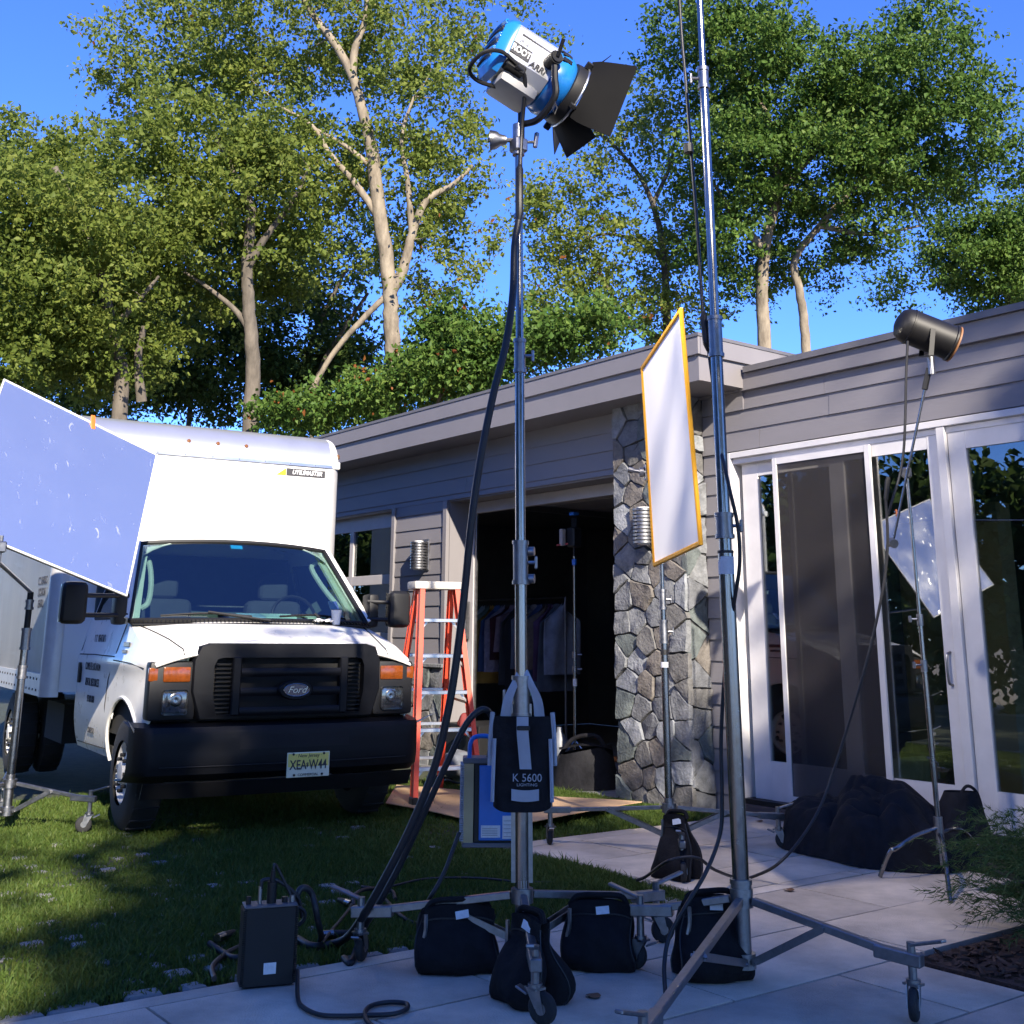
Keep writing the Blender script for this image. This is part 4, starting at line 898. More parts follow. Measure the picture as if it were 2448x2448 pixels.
# --- diffusion frame
K = .975
cn = [CAM + (at(*p, d) - CAM) * K for p, d in (((1536, 880), 7.4), ((1628, 742), 6.26), ((1675, 1298), 6.26), ((1565, 1350), 7.4))]
dfr = thing('diffusion_frame', (cn[0] + cn[2]) / 2 - V((0, 0, .6)), 'square white diffusion frame with yellow edge, glowing in front of the stone pillar', 'diffusion frame')
ms_ = bpy.data.materials.new('white_silk'); ms_.use_nodes = True; t_ = ms_.node_tree; t_.nodes.remove(t_.nodes['Principled BSDF'])
d_ = t_.nodes.new('ShaderNodeBsdfDiffuse'); d_.inputs[0].default_value = (.86, .84, .84, 1); tr_ = t_.nodes.new('ShaderNodeBsdfTranslucent'); tr_.inputs[0].default_value = (.95, .92, .90, 1)
wv = t_.nodes.new('ShaderNodeTexNoise'); wv.inputs['Scale'].default_value = 900; bmp = t_.nodes.new('ShaderNodeBump'); bmp.inputs['Strength'].default_value = .05; t_.links.new(wv.outputs[0], bmp.inputs['Height']); t_.links.new(bmp.outputs[0], d_.inputs['Normal'])
mx_ = t_.nodes.new('ShaderNodeMixShader'); mx_.inputs[0].default_value = .68; t_.links.new(d_.outputs[0], mx_.inputs[1]); t_.links.new(tr_.outputs[0], mx_.inputs[2]); t_.links.new(mx_.outputs[0], t_.nodes['Material Output'].inputs[0])
ud = (cn[1] - cn[0]); vd = (cn[3] - cn[0]); nn = ud.cross(vd).normalized()
mb = MB(); mb.grid(lambda u, v: cn[0] * (1 - u) * (1 - v) + cn[1] * u * (1 - v) + cn[2] * u * v + cn[3] * (1 - u) * v + nn * (.012 * math.sin(u * 3.14) * math.sin(v * 3.14)), 12, 12); mb.done('silk', ms_, dfr)
for i in range(4):
    a, b = cn[i], cn[(i + 1) % 4]; mb = MB(); mb.bar(a - (b - a) * .01, b + (b - a) * .01, .026, .022, up=nn, b=.005); mb.done('edge_binding', M['yellow'], dfr)
le = cn[0] * .47 + cn[3] * .53
mb = MB(); mb.cyl(le + nn * -.02, le - RT * .10 + V((0, 0, .01)), .012, n=10); mb.lathe([(0, .03), (.025, .03), (.025, .0)], le - RT * .035, -RT, 16); mb.bar(le - RT * .02 - V((0, 0, .05)), le - RT * .02 + V((0, 0, .05)), .02, .02, b=.003); mb.cyl(le - RT * .10 + V((0, 0, .01)), le - RT * .13 + V((0, 0, .018)), .019, n=10); mb.done('grip_head', GV, dfr)
top_ = sq(2.5); mb = MB(); mb.cyl(le, V((top_.x, top_.y, le.z)), .009, n=8); mb.done('grip_arm', CH, dfr)
# --- reflector board
KR = 8.15
rc = [at(10, 908, 7.96), at(374, 1088, 8.60), at(302, 1424, 7.72)]; rc.append(rc[0] + rc[2] - rc[1])
refb = thing('reflector_board', (rc[0] + rc[2]) / 2 - V((0, 0, .5)), 'tilted square mirror reflector board with scratches at the left edge', 'reflector board')
mr_ = bpy.data.materials.new('scratched_mirror'); mr_.use_nodes = True; t_ = mr_.node_tree; b_ = t_.nodes['Principled BSDF']; b_.inputs['Metallic'].default_value = .92
tc_ = t_.nodes.new('ShaderNodeTexCoord'); n1 = t_.nodes.new('ShaderNodeTexNoise'); n1.inputs['Scale'].default_value = 3; n1.inputs['Detail'].default_value = 8; t_.links.new(tc_.outputs['Object'], n1.inputs['Vector'])
mp_ = t_.nodes.new('ShaderNodeMapping'); mp_.inputs['Scale'].default_value = (9, 9, 1.6); t_.links.new(tc_.outputs['Object'], mp_.inputs[0]); n2 = t_.nodes.new('ShaderNodeTexNoise'); n2.inputs['Scale'].default_value = 2.2; n2.inputs['Detail'].default_value = 6; n2.inputs['Distortion'].default_value = 1.2; t_.links.new(mp_.outputs[0], n2.inputs['Vector'])
r1 = t_.nodes.new('ShaderNodeMapRange'); r1.inputs[1].default_value = .35; r1.inputs[2].default_value = .75; r1.inputs[3].default_value = .12; r1.inputs[4].default_value = .24; t_.links.new(n1.outputs[0], r1.inputs[0])
r2 = t_.nodes.new('ShaderNodeMapRange'); r2.inputs[1].default_value = .66; r2.inputs[2].default_value = .72; r2.inputs[3].default_value = 0; r2.inputs[4].default_value = .28; t_.links.new(n2.outputs[0], r2.inputs[0])
ad_ = t_.nodes.new('ShaderNodeMath'); ad_.operation = 'ADD'; t_.links.new(r1.outputs[0], ad_.inputs[0]); t_.links.new(r2.outputs[0], ad_.inputs[1]); t_.links.new(ad_.outputs[0], b_.inputs['Roughness']); b_.inputs['Base Color'].default_value = (.95, .93, .87, 1)
uu = rc[1] - rc[0]; vv = rc[3] - rc[0]; nb = vv.cross(uu).normalized()
bl = lambda u, v: rc[0] * (1 - u) * (1 - v) + rc[1] * u * (1 - v) + rc[2] * u * v + rc[3] * (1 - u) * v
if nb.dot(CAM - rc[0]) < 0: nb = -nb
mb = MB(); mb.prism([bl(0, 0), bl(1, 0), bl(1, 1), bl(0, 1)], -nb * .025); mb.done('board_core', M['black'], refb, 0)
mb = MB(); mb.grid(lambda u, v: bl(.006 + .988 * u, .006 + .988 * v) + nb * (.002 + .004 * math.sin(u * 3.1) * math.sin(v * 3.1)), 10, 10); mb.done('mirror_face', mr_, refb)
mb = MB(); mb.tube([bl(0, 0), bl(.5, 0), bl(1, 0), bl(1, .5), bl(1, 1), bl(.5, 1), bl(0, 1), bl(0, .5)], .009, 6, closed=True); mb.done('board_edge', M['label'], refb)
t = bl(.56, 0); mb = MB(); mb.bar(t + V((0, 0, .06)) , t - V((0, 0, .055)) + nb * .02, .035, .012, up=nb, b=.005); mb.bar(t + V((0, 0, .03)) - nb * .02, t - V((0, 0, .06)) - nb * .03, .035, .012, up=nb, b=.004); cl_ = mb.done('spring_clamp', mat('clamp_orange', (.75, .16, .02), .5), None)
tag(cl_, 'orange spring clamp on the top edge of the reflector board', 'clamp')
bb_ = bl(.26, 1); mb = MB(); mb.cyl(bb_ + V((0, 0, .05)), bb_ - V((0, 0, .16)), .014, n=10); mb.box(bb_ - V((0, 0, .03)) + nb * .02, (.05, .05, .07), None, .008); mb.cyl(bb_ - V((0, 0, .1)), bb_ - V((0, 0, .1)) - RT * .06, .01, n=8); mb.done('board_clamp', GV, refb)
pt_ = rq(1.62); mb = MB(); mb.tube([pt_ - V((0, 0, .05)), pt_ + V((0, 0, .0)), bb_ - V((0, 0, .10)) - nb * .02], .013, 8); mb.done('board_spigot', GV, refb)
# ------------------------------------------------------------------ C-stand with the black PAR lamp
def over(P, py):
    lo_, hi_ = -1.0, 9.0
    for _ in range(50):
        m_ = (lo_ + hi_) / 2; v = V((P[0], P[1], m_)) - CAM; y = 816 - FPX * v.dot(UP) / v.dot(FWD)
        if y > py: lo_ = m_
        else: hi_ = m_
    return m_
PC = V((-4.27, 6.40, 0))
cst = thing('arm_stand', PC, 'thin chrome stand by the shrub that holds the black cylindrical lamp on an arm', 'light stand')
cz = [over(PC, y) for y in (1480, 1590, 1130)]
lc = -RT * .012; lc.z = 0
pq = lambda z: PC + V((0, 0, z)) + lc * z
for z0, z1, r0 in ((.05, cz[1], .0155), (cz[1] - .05, cz[0], .013), (cz[0] - .05, cz[2], .0105)):
    mb = MB(); mb.cyl(pq(z0), pq(z1), r0, n=14); mb.done('pole', CH, cst)
for z in (cz[0], cz[1]):
    mb = MB(); mb.cyl(pq(z - .04), pq(z + .03), .020, n=14); o = mb.done('collar', GV, cst)
    mb = MB(); mb.cyl(pq(z), pq(z) - RT * .055, .007, n=8); mb.bar(pq(z - .02) - RT * .06, pq(z + .02) - RT * .06, .012, .02, b=.003); mb.done('clamp_knob', GV, o)
foot = gz(2104, 2098); bend = at(2130, 2028, 6.62)
def cleg(pts): mb = MB(); mb.tube(spline(pts, 5), .0125, 10); mb.done('leg', CH, cst)
cleg([pq(.26), (pq(.26) + bend) / 2 + V((0, 0, .01)), bend + V((.02, .03, .002)), bend + (foot - bend) * .15, foot + V((0, 0, .006))])
for (px, py) in ((2273, 2160), (2372, 2072)):
    e = gz(px, py); b2 = PC + (e - PC) * .55 + V((0, 0, .20)); cleg([pq(.22), b2 + (pq(.22) - b2) * .5 + V((0, 0, .03)), b2, e + V((0, 0, .006))])
mb = MB(); mb.cyl(pq(.14), pq(.32), .026, n=14); mb.done('leg_hub', GV, cst)
PL = V((-4.02, 6.33, 3.20))
hd = pq(cz[2]); dl = at(2134, 1298, (hd - CAM).dot(FWD) - .12)
top_ = PL + V((0, 0, -.17)); 
mb = MB(); mb.cyl(hd - RT * .02 - FWD * .03, hd + FWD * .05, .030, n=16); mb.box(hd, (.05, .05, .07), None, .01); mb.done('grip_head', GV, cst)
mb = MB(); mb.cyl(dl, top_, .0085, n=10); mb.done('arm', CH, cst)
mb = MB(); mb.cyl(dl - FWD * .03, dl + FWD * .03, .028, n=14); mb.box(dl - RT * .012, (.05, .035, .045), None, .008); mb.done('arm_grip_head', GV, cst)
par = thing('cylindrical_lamp', PL, 'matte black cylindrical lamp tilted on an arm above the glass doors', 'film lamp')
d = (at(2330, 835, 7.15) - at(2165, 770, 7.20)).normalized(); o = PL - d * .10
mb = MB(); mb.lathe([(-.115, .001), (-.113, .04), (-.095, .085), (-.06, .108), (-.03, .112), (-.028, .117), (-.018, .117), (-.016, .112), (.24, .112), (.245, .120), (.255, .120), (.255, .105), (.05, .10)], o, d, 32)
mb.done('housing', mat('matte_black_enamel', (.006, .0055, .0055), .5, var=.25, scale=12, spec=.4), par)
mb = MB(); mb.lathe([(.258, .104), (.262, .118), (.272, .118), (.272, .104)], o, d, 32); mb.done('gel_frame', mat('rusty_rim', (.22, .10, .04), .6), par)
mb = MB(); mb.lathe([(.20, .001), (.205, .10)], o, d, 24); mb.done('lens', M['clear'], par)
mb = MB(); sdw = (FWD - d * FWD.dot(d)).normalized()
for s in (-1, 1): mb.bar(PL + sdw * (.122 * s) + V((0, 0, .03)), PL + sdw * (.122 * s) - V((0, 0, .155)) + d * -.03, .006, .03, up=d)
mb.bar(PL - sdw * .125 - V((0, 0, .155)) - d * .03, PL + sdw * .125 - V((0, 0, .155)) - d * .03, .03, .008, up=(0, 0, 1)); mb.done('yoke', M['black'], par)
mb = MB(); mb.cyl(top_ + V((0, 0, .03)), top_ - V((0, 0, .09)), .022, n=12); mb.done('spud', GV, par)
mb = MB(); mb.bar(top_ - (top_ - dl).normalized() * .05, top_ - (top_ - dl).normalized() * .19, .03, .03, b=.004); mb.done('clamp', M['black'], par)
# ------------------------------------------------------------------ sandbags
def sandbag(c, wd, w0, w1, hh, th, label, hz=None, lab=True, gap=.0):
    c = V((c.x, c.y, 0)); wd = V((wd[0], wd[1], 0)).normalized(); td = V((-wd.y, wd.x, 0))
    if td.dot(CAM - c) < 0: td = -td
    t = thing('sandbag', c, label, 'sandbag', 'black sandbags on the stand legs'); rg = random.Random(label)
    for s in (1, -1):
        ph = rg.uniform(0, 6)
        def f(u, v, s=s, ph=ph):
            a = u * 2 * math.pi; z = hh * v; wv = (w1 + (w0 - w1) * v ** .8) / 2 * (1 if v > .12 else .9 + .1 * v / .12)
            bul = math.sin(min(1, v * 1.15 + .12) * math.pi) ** .7 if v < .95 else .12
            tv = th * (.25 + .75 * bul) * (1 - .55 * v)
            ca, sa = math.cos(a), math.sin(a); x = wv * math.copysign(abs(ca) ** .55, ca); y = tv * math.copysign(abs(sa) ** .8, sa)
            off = s * (.012 + (tv + gap) * (1 - v) ** .7); wob = .008 * math.sin(9 * v + ph + x * 22) + .006 * math.sin(x * 40 + ph)
            return c + wd * (x + .01 * math.sin(v * 6 + ph)) + td * (off + y + wob) + V((0, 0, max(.003, z - .02 * (abs(x) / wv) ** 4 * v)))
        mb = MB(); mb.grid(f, 28, 14); bm = mb.bm; bmesh.ops.remove_doubles(bm, verts=bm.verts[:], dist=.0008); lb0 = mb.done('bag_lobe', M['bag'], t, 60)
        for uu_ in (0.0, .5):
            mb = MB(); mb.tube([f(uu_, v_ / 14) for v_ in range(0, 14)], .0042, 5); mb.done('seam', M['cable'], lb0)
        mb = MB(); uq = .25 if s > 0 else .75; mb.tube([f(uq - .2 + .4 * k_ / 10, .80) + V((0, 0, 0)) for k_ in range(11)], .0035, 5); mb.done('stitching', M['cable'], lb0)
    mb = MB(); zz = hz or hh; mb.tube(spline([c - wd * (w0 * .46) + V((0, 0, zz - .03)), c - wd * (w0 * .34) + V((0, 0, zz + .008)), c + V((0, 0, zz + .016)), c + wd * (w0 * .36) + V((0, 0, zz + .014)), c + wd * (w0 * .47) + V((0, 0, zz - .02))], 6), .012, 8); mb.done('handle', M['bag'], t)
    if lab:
        mb = MB(); mb.box(c + td * .034 + wd * .02 + V((0, 0, hh - .035)), (.055, .004, .03), Matrix.Rotation(math.atan2(wd.y, wd.x), 3, 'Z') @ Matrix.Rotation(-.25, 3, 'X') @ Matrix.Rotation(rg.uniform(-.25, .25), 3, 'Y')); mb.done('label', M['label'], t)
        q = c - wd * (w0 * .45) + td * .05 + V((0, 0, hh - .09)); mb = MB(); mb.tube(spline([q + V((0, 0, .06)), q, q - V((0, 0, .05)) - wd * .012], 4), .009, 6); mb.done('hook', M['galv'], t)
    return t
RTh = V((RT.x, RT.y, 0)).normalized(); FWh = V((FWD.x, FWD.y, 0)).normalized()
sandbag(gz(1090, 2318), RTh + FWh * .1, .29, .36, .25, .065, 'wide black sandbag left of the middle stand with a clip hanging at its corner')
sandbag(gz(1268, 2392), RTh * .55 - FWh * .75, .18, .27, .30, .08, 'narrow black sandbag slumped over the front leg of the middle stand')
sandbag(gz(1432, 2312), RTh - FWh * .15, .26, .31, .26, .06, 'black sandbag right of the middle stand with a raised loop handle')
sandbag(gz(1700, 2332), RTh + FWh * .2, .23, .32, .30, .085, 'plump brownish black sandbag on the leg of the tall right stand')
sandbag(gz(1622, 2098), RTh * .7 - FWh * .6, .15, .28, .34, .075, 'black sandbag on the stand of the white diffusion frame')
# ------------------------------------------------------------------ hanging bag and ballasts
DB = (cq(1.0) - CAM).dot(FWD)
def facing(c, yaw=0.0):                                             # frame facing the camera, upright
    x = (RTh * math.cos(yaw) + FWh * math.sin(yaw)).normalized(); y = V((0, 0, 1)).cross(x).normalized()   # y away from camera
    return Matrix(((x.x, y.x, 0, c.x), (x.y, y.y, 0, c.y), (0, 0, 1, c.z), (0, 0, 0, 1)))
BMx = facing(at(1248, 1925, DB - .10), .0)
kb = thing('cable_bag', BMx @ V((0, 0, 0)), 'black hanging bag with grey webbing and faint white lettering on the middle stand', 'bag')
def kp(n_, mb, m, sm=35, solid=0, par=None): return mb.done(n_, m, par or kb, sm, BMx, solid)
def bagf(u, v):
    a = u * 2 * math.pi; z = .36 * v; hwv = .122 + .010 * v; tv = .055 * (1 - .55 * v) + .012; ca, sa = math.cos(a), math.sin(a)
    dz = -.02 * (1 - v) * math.cos(min(1, abs(ca)) * 1.5)
    return (hwv * math.copysign(abs(ca) ** .4, ca), tv * math.copysign(abs(sa) ** .6, sa) + .004 * math.sin(z * 30 + ca * 5), z + dz)
mb = MB(); mb.grid(bagf, 40, 16); kp('bag_body', mb, M['bag'], 60)
mb = MB(); mb.grid(lambda u, v: ((u - .5) * .22, (v - .5) * .11, .004 - .018 * math.cos((u - .5) * 3)), 8, 4); kp('bag_base', mb, M['bag'], 60)
for s in (-1, 1):
    mb = MB(); mb.tube(spline([(s * .125, -.055, .02), (s * .122, -.052, .15), (s * .118, -.045, .27)], 5), .009, 6); kp('webbing_edge', mb, M['web'])
    mb = MB(); mb.tube(spline([(s * .138, -.02, .16), (s * .136, -.02, .27), (s * .128, -.02, .375)], 5), .011, 6); kp('webbing_edge', mb, M['web'])
    mb = MB(); P_ = spline([(s * .075, -.02, .34), (s * .062, -.022, .43), (s * .03, -.015, .50), (s * .008, .0, .55)], 6)
    for i, p_ in enumerate(P_): pass
    def strap(u, v, P_=P_, s=s):
        i = u * (len(P_) - 1); k = min(int(i), len(P_) - 2); p_ = P_[k] + (P_[k + 1] - P_[k]) * (i - k); wv = .022 * (1 - .35 * u)
        return p_ + V(((v - .5) * 2 * wv, .006 * math.sin(v * 3 + u * 4), 0))
    mb.grid(strap, 14, 3); kp('strap', mb, M['web'], solid=.003)
def tongue(u, v): return ((v - .5) * .05 + .02 * max(0, u - .3), -.0725 - .006 * math.sin(u * 5), .36 - .21 * u)
mb = MB(); mb.grid(tongue, 14, 3); kp('strap_tongue', mb, M['web'], solid=.003)
mb = MB(); mb.box((.004, -.078, .315), (.056, .012, .018), None, .003); kp('buckle', mb, M['black'])
R3 = BMx.to_3x3()
text('bag_lettering', 'K 5600', .045, BMx @ V((.02, -.0665, .115)), R3 @ V((1, 0, 0)), R3 @ V((0, 0, 1)), M['web'], kb, squeeze=.95)
text('bag_lettering', 'LIGHTING', .016, BMx @ V((.02, -.0672, .088)), R3 @ V((1, 0, 0)), R3 @ V((0, 0, 1)), M['web'], kb, squeeze=1.2)
mb = MB(); mb.grid(lambda u, v: ((u - .5) * .115 + .012, -.0685, .028 + .045 * v - .006 * math.cos((u - .5) * 3)), 8, 2); kp('label_patch', mb, M['web'], solid=.002)
mb = MB(); mb.box((.012, .03, .455), (.10, .03, .09), None, .006); eb = kp('switch_pack', mb, M['black'])
text('pack_number', '00', .05, BMx @ V((.02, .0135, .455)), R3 @ V((1, 0, 0)), R3 @ V((0, 0, 1)), mat('green_print', (.20, .45, .12), .6), kb, squeeze=.75)
# blue ballast hanging behind the bag
BB = facing(at(1168, 2022, DB + .12), .06)
bal = thing('blue_ballast', BB @ V((0, 0, 0)), 'blue ballast with brass coloured finned side hanging on the middle stand', 'ballast')
def bp_(n_, mb, m, sm=35, par=None): return mb.done(n_, m, par or bal, sm, BB)
mb = MB(); mb.bx(-.07, .155, -.0, .13, .01, .35, .006); bp_('case', mb, M['black'])
mb = MB(); mb.bx(-.045, .135, -.008, .004, .022, .335, .003); bp_('front_plate', mb, M['blue'])
mb = MB(); mb.bx(-.115, -.07, .0, .13, .005, .345); bp_('heat_sink', mb, M['gold'], 0)
for k in range(34):
    mb = MB(); mb.bx(-.128, -.112, -.006, .132, .02 + k * .0095, .0245 + k * .0095); bp_('fin', mb, M['web'], 0)
    mb = MB(); mb.bx(.152, .164, -.004, .132, .02 + k * .0095, .0245 + k * .0095); bp_('fin', mb, M['black'], 0)
mb = MB(); ec_ = mat('grey_end_cap', (.10, .10, .11), .5); mb.bx(-.118, .158, -.006, .136, -.008, .012, .004); bp_('end_cap', mb, ec_); mb = MB(); mb.bx(-.118, .158, -.006, .136, .342, .365, .004); bp_('end_cap', mb, ec_)
for x0, x1, z0, z1 in ((-.035, .05, .035, .085), (.06, .125, .03, .125)):
    mb = MB(); mb.bx(x0, x1, -.0105, -.007, z0, z1); lb_ = bp_('rating_label', mb, M['label'], 0)
    for k in range(5):
        mb = MB(); zz = z0 + .008 + k * (z1 - z0 - .014) / 5; mb.bx(x0 + .005, x1 - .012, -.0117, -.0104, zz, zz + .0025); bp_('label_line', mb, mat('label_ink', (.25, .25, .27), .7), 0, lb_)
mb = MB(); mb.tube(spline([(-.09, .02, .36), (-.085, .02, .43), (-.06, .02, .455), (.0, .02, .455), (.02, .02, .43), (.025, .02, .36)], 5), .010, 8); bp_('handle', mb, M['blue'])
# black ballast standing on the patio edge
GBx = facing(gz(640, 2362), math.atan2(0, 1)); aL, aR = gz(572, 2368), gz(706, 2356); xd = (aR - aL).normalized(); yd = V((0, 0, 1)).cross(xd)
GBx = Matrix(((xd.x, yd.x, 0, aL.x), (xd.y, yd.y, 0, aL.y), (0, 0, 1, .004), (0, 0, 0, 1))); gw_ = (aR - aL).length
gb = thing('black_ballast', aL + xd * gw_ / 2, 'black finned ballast standing on the patio edge with cables plugged into its top', 'ballast')
def gp(n_, mb, m, sm=35): return mb.done(n_, m, gb, sm, GBx)
mb = MB(); mb.bx(.008, gw_ - .008, .0, .10, .0, .285, .005); gp('case', mb, M['black'])
for k in range(36):
    for s in (0, 1):
        mb = MB(); x = s * (gw_ - .012); mb.bx(x, x + .012, -.003, .103, .008 + k * .0076, .0115 + k * .0076); gp('fin', mb, M['black'], 0)
mb = MB(); mb.bx(.004, gw_ - .004, -.002, .105, .282, .290, .002); gp('top_plate', mb, mat('plate_grey', (.10, .095, .10), .5))
mb = MB(); mb.bx(.088, .136, -.003, -.0008, .045, .085); gp('label', mb, M['label'], 0)
for x, h_, r_, m_ in ((.022, .03, .010, 'black'), (.066, .065, .008, 'galv'), (.112, .08, .019, 'black'), (.165, .022, .012, 'black'), (.195, .026, .012, 'galv')):
    mb = MB(); mb.cyl((x, .05, .288), (x, .05, .288 + h_), r_, n=12); gp('connector', mb, M[m_])
mb = MB(); mb.cyl((.112, .05, .365), (.114, .05, .41), .010, n=10); gp('connector', mb, M['black'])
mb = MB(); mb.tube(spline([(gw_, .05, .27), (gw_ + .03, .05, .25), (gw_ + .03, .05, .22), (gw_ + .008, .05, .20)], 5), .008, 6); gp('handle', mb, M['black'])
# ------------------------------------------------------------------ cables
def cable(pts, r, label, sub=7):
    mb = MB(); mb.tube(spline(pts, sub), r, 8); return tag(mb.done('cable', M['cable'], None, 60), label, 'cable', 'black power cables')
G_ = lambda px, py, z=.012: gz(px, py, z)
D0 = DB
cable([HM @ V((-.14, .15, -.12)), at(1255, 190, 5.55), at(1248, 300, 5.6), at(1243, 400, 5.55)] , .011, 'black feeder cable dropping from the back of the blue film lamp to a connector')
mb = MB(); mb.tube([at(1243, 395, 5.54), at(1242, 405, 5.53), at(1242, 510, 5.46), at(1240, 530, 5.45)], [.010, .019, .019, .011], 10); tag(mb.done('cable_connector', M['black']), 'thick black inline cable connector hanging beside the pole below the film lamp', 'connector')
cable([at(1240, 528, 5.45), at(1230, 590, 5.40), at(1226, 700, 5.32), at(1210, 820, 5.24), at(1180, 940, 5.15), at(1150, 1090, 5.07), at(1128, 1240, 5.0), at(1112, 1400, 4.95), at(1096, 1540, 4.9), at(1075, 1680, 4.85), at(1040, 1830, 4.82), at(985, 1970, 4.8), at(925, 2090, 4.8), at(868, 2190, 4.85), G_(830, 2240, .06), G_(790, 2258), G_(745, 2262), G_(712, 2245)], .017, 'long thick black cable sweeping from the film lamp down to the grass')
cable([BB @ V((.0, .06, .36)), at(1182, 1745, D0 + .08), at(1172, 1706, D0 + .06), at(1150, 1697, D0 + .04), at(1115, 1730, D0 + .02), at(1075, 1810, D0), at(1020, 1930, D0 - .02), at(955, 2070, D0 - .02), at(900, 2170, D0 - .02), at(872, 2215, D0), G_(850, 2275), G_(838, 2302), G_(822, 2290)], .014, 'black cable arching out of the blue ballast and down to the left caster')
cable([at(1098, 1990, D0 + .1), at(1060, 2090, D0), at(1020, 2160, D0 - .02), G_(1000, 2205), G_(960, 2190), G_(900, 2130), G_(865, 2120)], .009, 'thin black cable running from the blue ballast behind the left sandbag')
cable([GBx @ V((.114, .05, .40)), GBx @ V((.118, .055, .43)), GBx @ V((.14, .06, .40)), GBx @ V((.18, .06, .33)), GBx @ V((.195, .055, .30))], .006, 'short thin cable looping between two plugs on top of the black ballast')
cable([GBx @ V((.068, .05, .345)), GBx @ V((.075, .05, .375)), GBx @ V((.13, .06, .37)), GBx @ V((.19, .07, .33)), GBx @ V((gw_ + .01, .08, .29)), GBx @ V((gw_ + .03, .09, .22))], .008, 'black cable curving from the metal plug across the top of the black ballast')
cable([GBx @ V((gw_ - .01, .09, .25)), GBx @ V((gw_ + .02, .10, .325)), GBx @ V((gw_ + .07, .12, .30)), GBx @ V((gw_ + .10, .13, .20)), G_(768, 2238, .05), G_(765, 2250)], .013, 'grey black hose like cable arching right of the black ballast')
cable([G_(512, 2340), G_(508, 2310), G_(540, 2280), G_(575, 2262), G_(600, 2255)], .011, 'black cable end looped on the grass left of the black ballast')
cable([G_(500, 2255, .03), G_(530, 2275), G_(560, 2290), G_(590, 2280)], .013, 'cable with a silver plug lying on the grass left of the black ballast')
cable([GBx @ V((gw_ + .004, -.01, .05)), G_(712, 2385), G_(725, 2408), G_(765, 2426), G_(820, 2429), G_(880, 2427), G_(940, 2424), G_(972, 2412), G_(970, 2399), G_(930, 2396), G_(888, 2404), G_(872, 2422), G_(882, 2446), G_(920, 2470)], .0085, 'black cable looping across the pale pavers in the foreground')
cable([G_(845, 2165, .03), G_(848, 2140, .06), G_(880, 2125, .05), G_(935, 2130), G_(945, 2150)], .010, 'black cable loop on the grass behind the left caster')
cable([G_(770, 2255, .03), G_(790, 2228, .04), G_(830, 2180, .05), G_(842, 2160, .03)], .007, 'thin cable joining a silver plug on the grass by the left caster')
cable([G_(930, 2120), G_(1010, 2102), G_(1090, 2098), G_(1160, 2100), G_(1240, 2108), G_(1320, 2110)], .006, 'thin dark cable lying across the shaded lawn behind the sandbags')
for (px, py, ang, lab) in ((770, 2236, .4, 'silver and black cable plug lying on the grass right of the black ballast'), (840, 2162, 2.2, 'silver tipped cable plug on the grass behind the left caster'), (518, 2244, 1.2, 'silver tipped plug at the cable end left of the black ballast')):
    p = gz(px, py, .03); d = RTh * math.cos(ang) + FWh * math.sin(ang); t = thing('cable_plug', p, lab, 'plug')
    mb = MB(); mb.cyl(p, p + d * .05, .020, n=12); mb.done('shell', M['chrome'], t); mb = MB(); mb.cyl(p + d * .05, p + d * .13, .019, .012, n=12); mb.done('grip', M['black'], t)
tk_ = tq(2.2); DT = (TC + V((0, 0, 2)) - CAM).dot(FWD)
cable([at(1616, -160, 5.95), at(1628, 60, 5.85), at(1640, 200, 5.75), at(1652, 360, 5.65), at(1668, 560, 5.5), at(1680, 745, 5.36)], .008, 'black cable hanging beside the tall pole near the top of the picture')
mb = MB(); mb.tube([at(1682, 745, 5.36), at(1683, 760, 5.35), at(1690, 822, 5.3), at(1694, 840, 5.3)], [.010, .019, .019, .009], 10); tag(mb.done('cable_connector', M['black']), 'black inline cable connector hanging left of the tall pole above the roof line', 'connector')
mb = MB(); mb.tube([at(1646, 345, 5.63), at(1647, 365, 5.62)], .024, 10); tag(mb.done('cable_clip', M['black']), 'small black clip on the cable beside the upper tall pole', 'clip')
cable([at(1694, 838, 5.3), at(1706, 930, 5.24), at(1716, 1040, 5.18), at(1742, 1160, 5.03), at(1764, 1260, 4.98), at(1768, 1350, 4.95), at(1755, 1440, 4.95), at(1735, 1580, 4.98), at(1724, 1760, 4.92), at(1726, 1900, 4.84), at(1722, 1990, 4.78), at(1690, 2080, 4.7), at(1640, 2165, 4.62), at(1600, 2240, 4.58), at(1588, 2310, 4.5), G_(1592, 2385, .02), G_(1594, 2400)], .0085, 'black cable running down behind the tall pole to the front leg')
DP = (PC - CAM).dot(FWD)
cable([at(2170, 815, 7.1), at(2166, 900, 7.08), at(2164, 1000, 7.05), at(2160, 1080, 7.03), at(2150, 1140, 7.0), at(2132, 1200, 6.95), at(2124, 1230, 6.95)], .008, 'thin black cable hanging from the rear of the black cylindrical lamp')
mb = MB(); mb.tube([at(2124, 1140, 6.95), at(2122, 1150, 6.95), at(2118, 1195, 6.93)], [.012, .017, .014], 10); tag(mb.done('cable_connector', M['black']), 'small black cable connector hanging beside the thin chrome stand', 'connector')
cable([at(2118, 1195, 6.93), at(2122, 1300, 6.9), at(2112, 1400, 6.88), at(2085, 1530, 6.85), at(2050, 1660, 6.8), at(2010, 1790, 6.75), at(1965, 1920, 6.65), at(1915, 2005, 6.5), at(1860, 2065, 6.4), G_(1810, 2092, .03), G_(1770, 2100), at(1710, 2080, 6.2), at(1670, 2052, 6.1), at(1630, 2050, 6.1), at(1590, 2062, 6.1), G_(1545, 2095, .03), G_(1520, 2105)], .0085, 'black cable swooping from the black cylindrical lamp past the tall pole to the lawn')
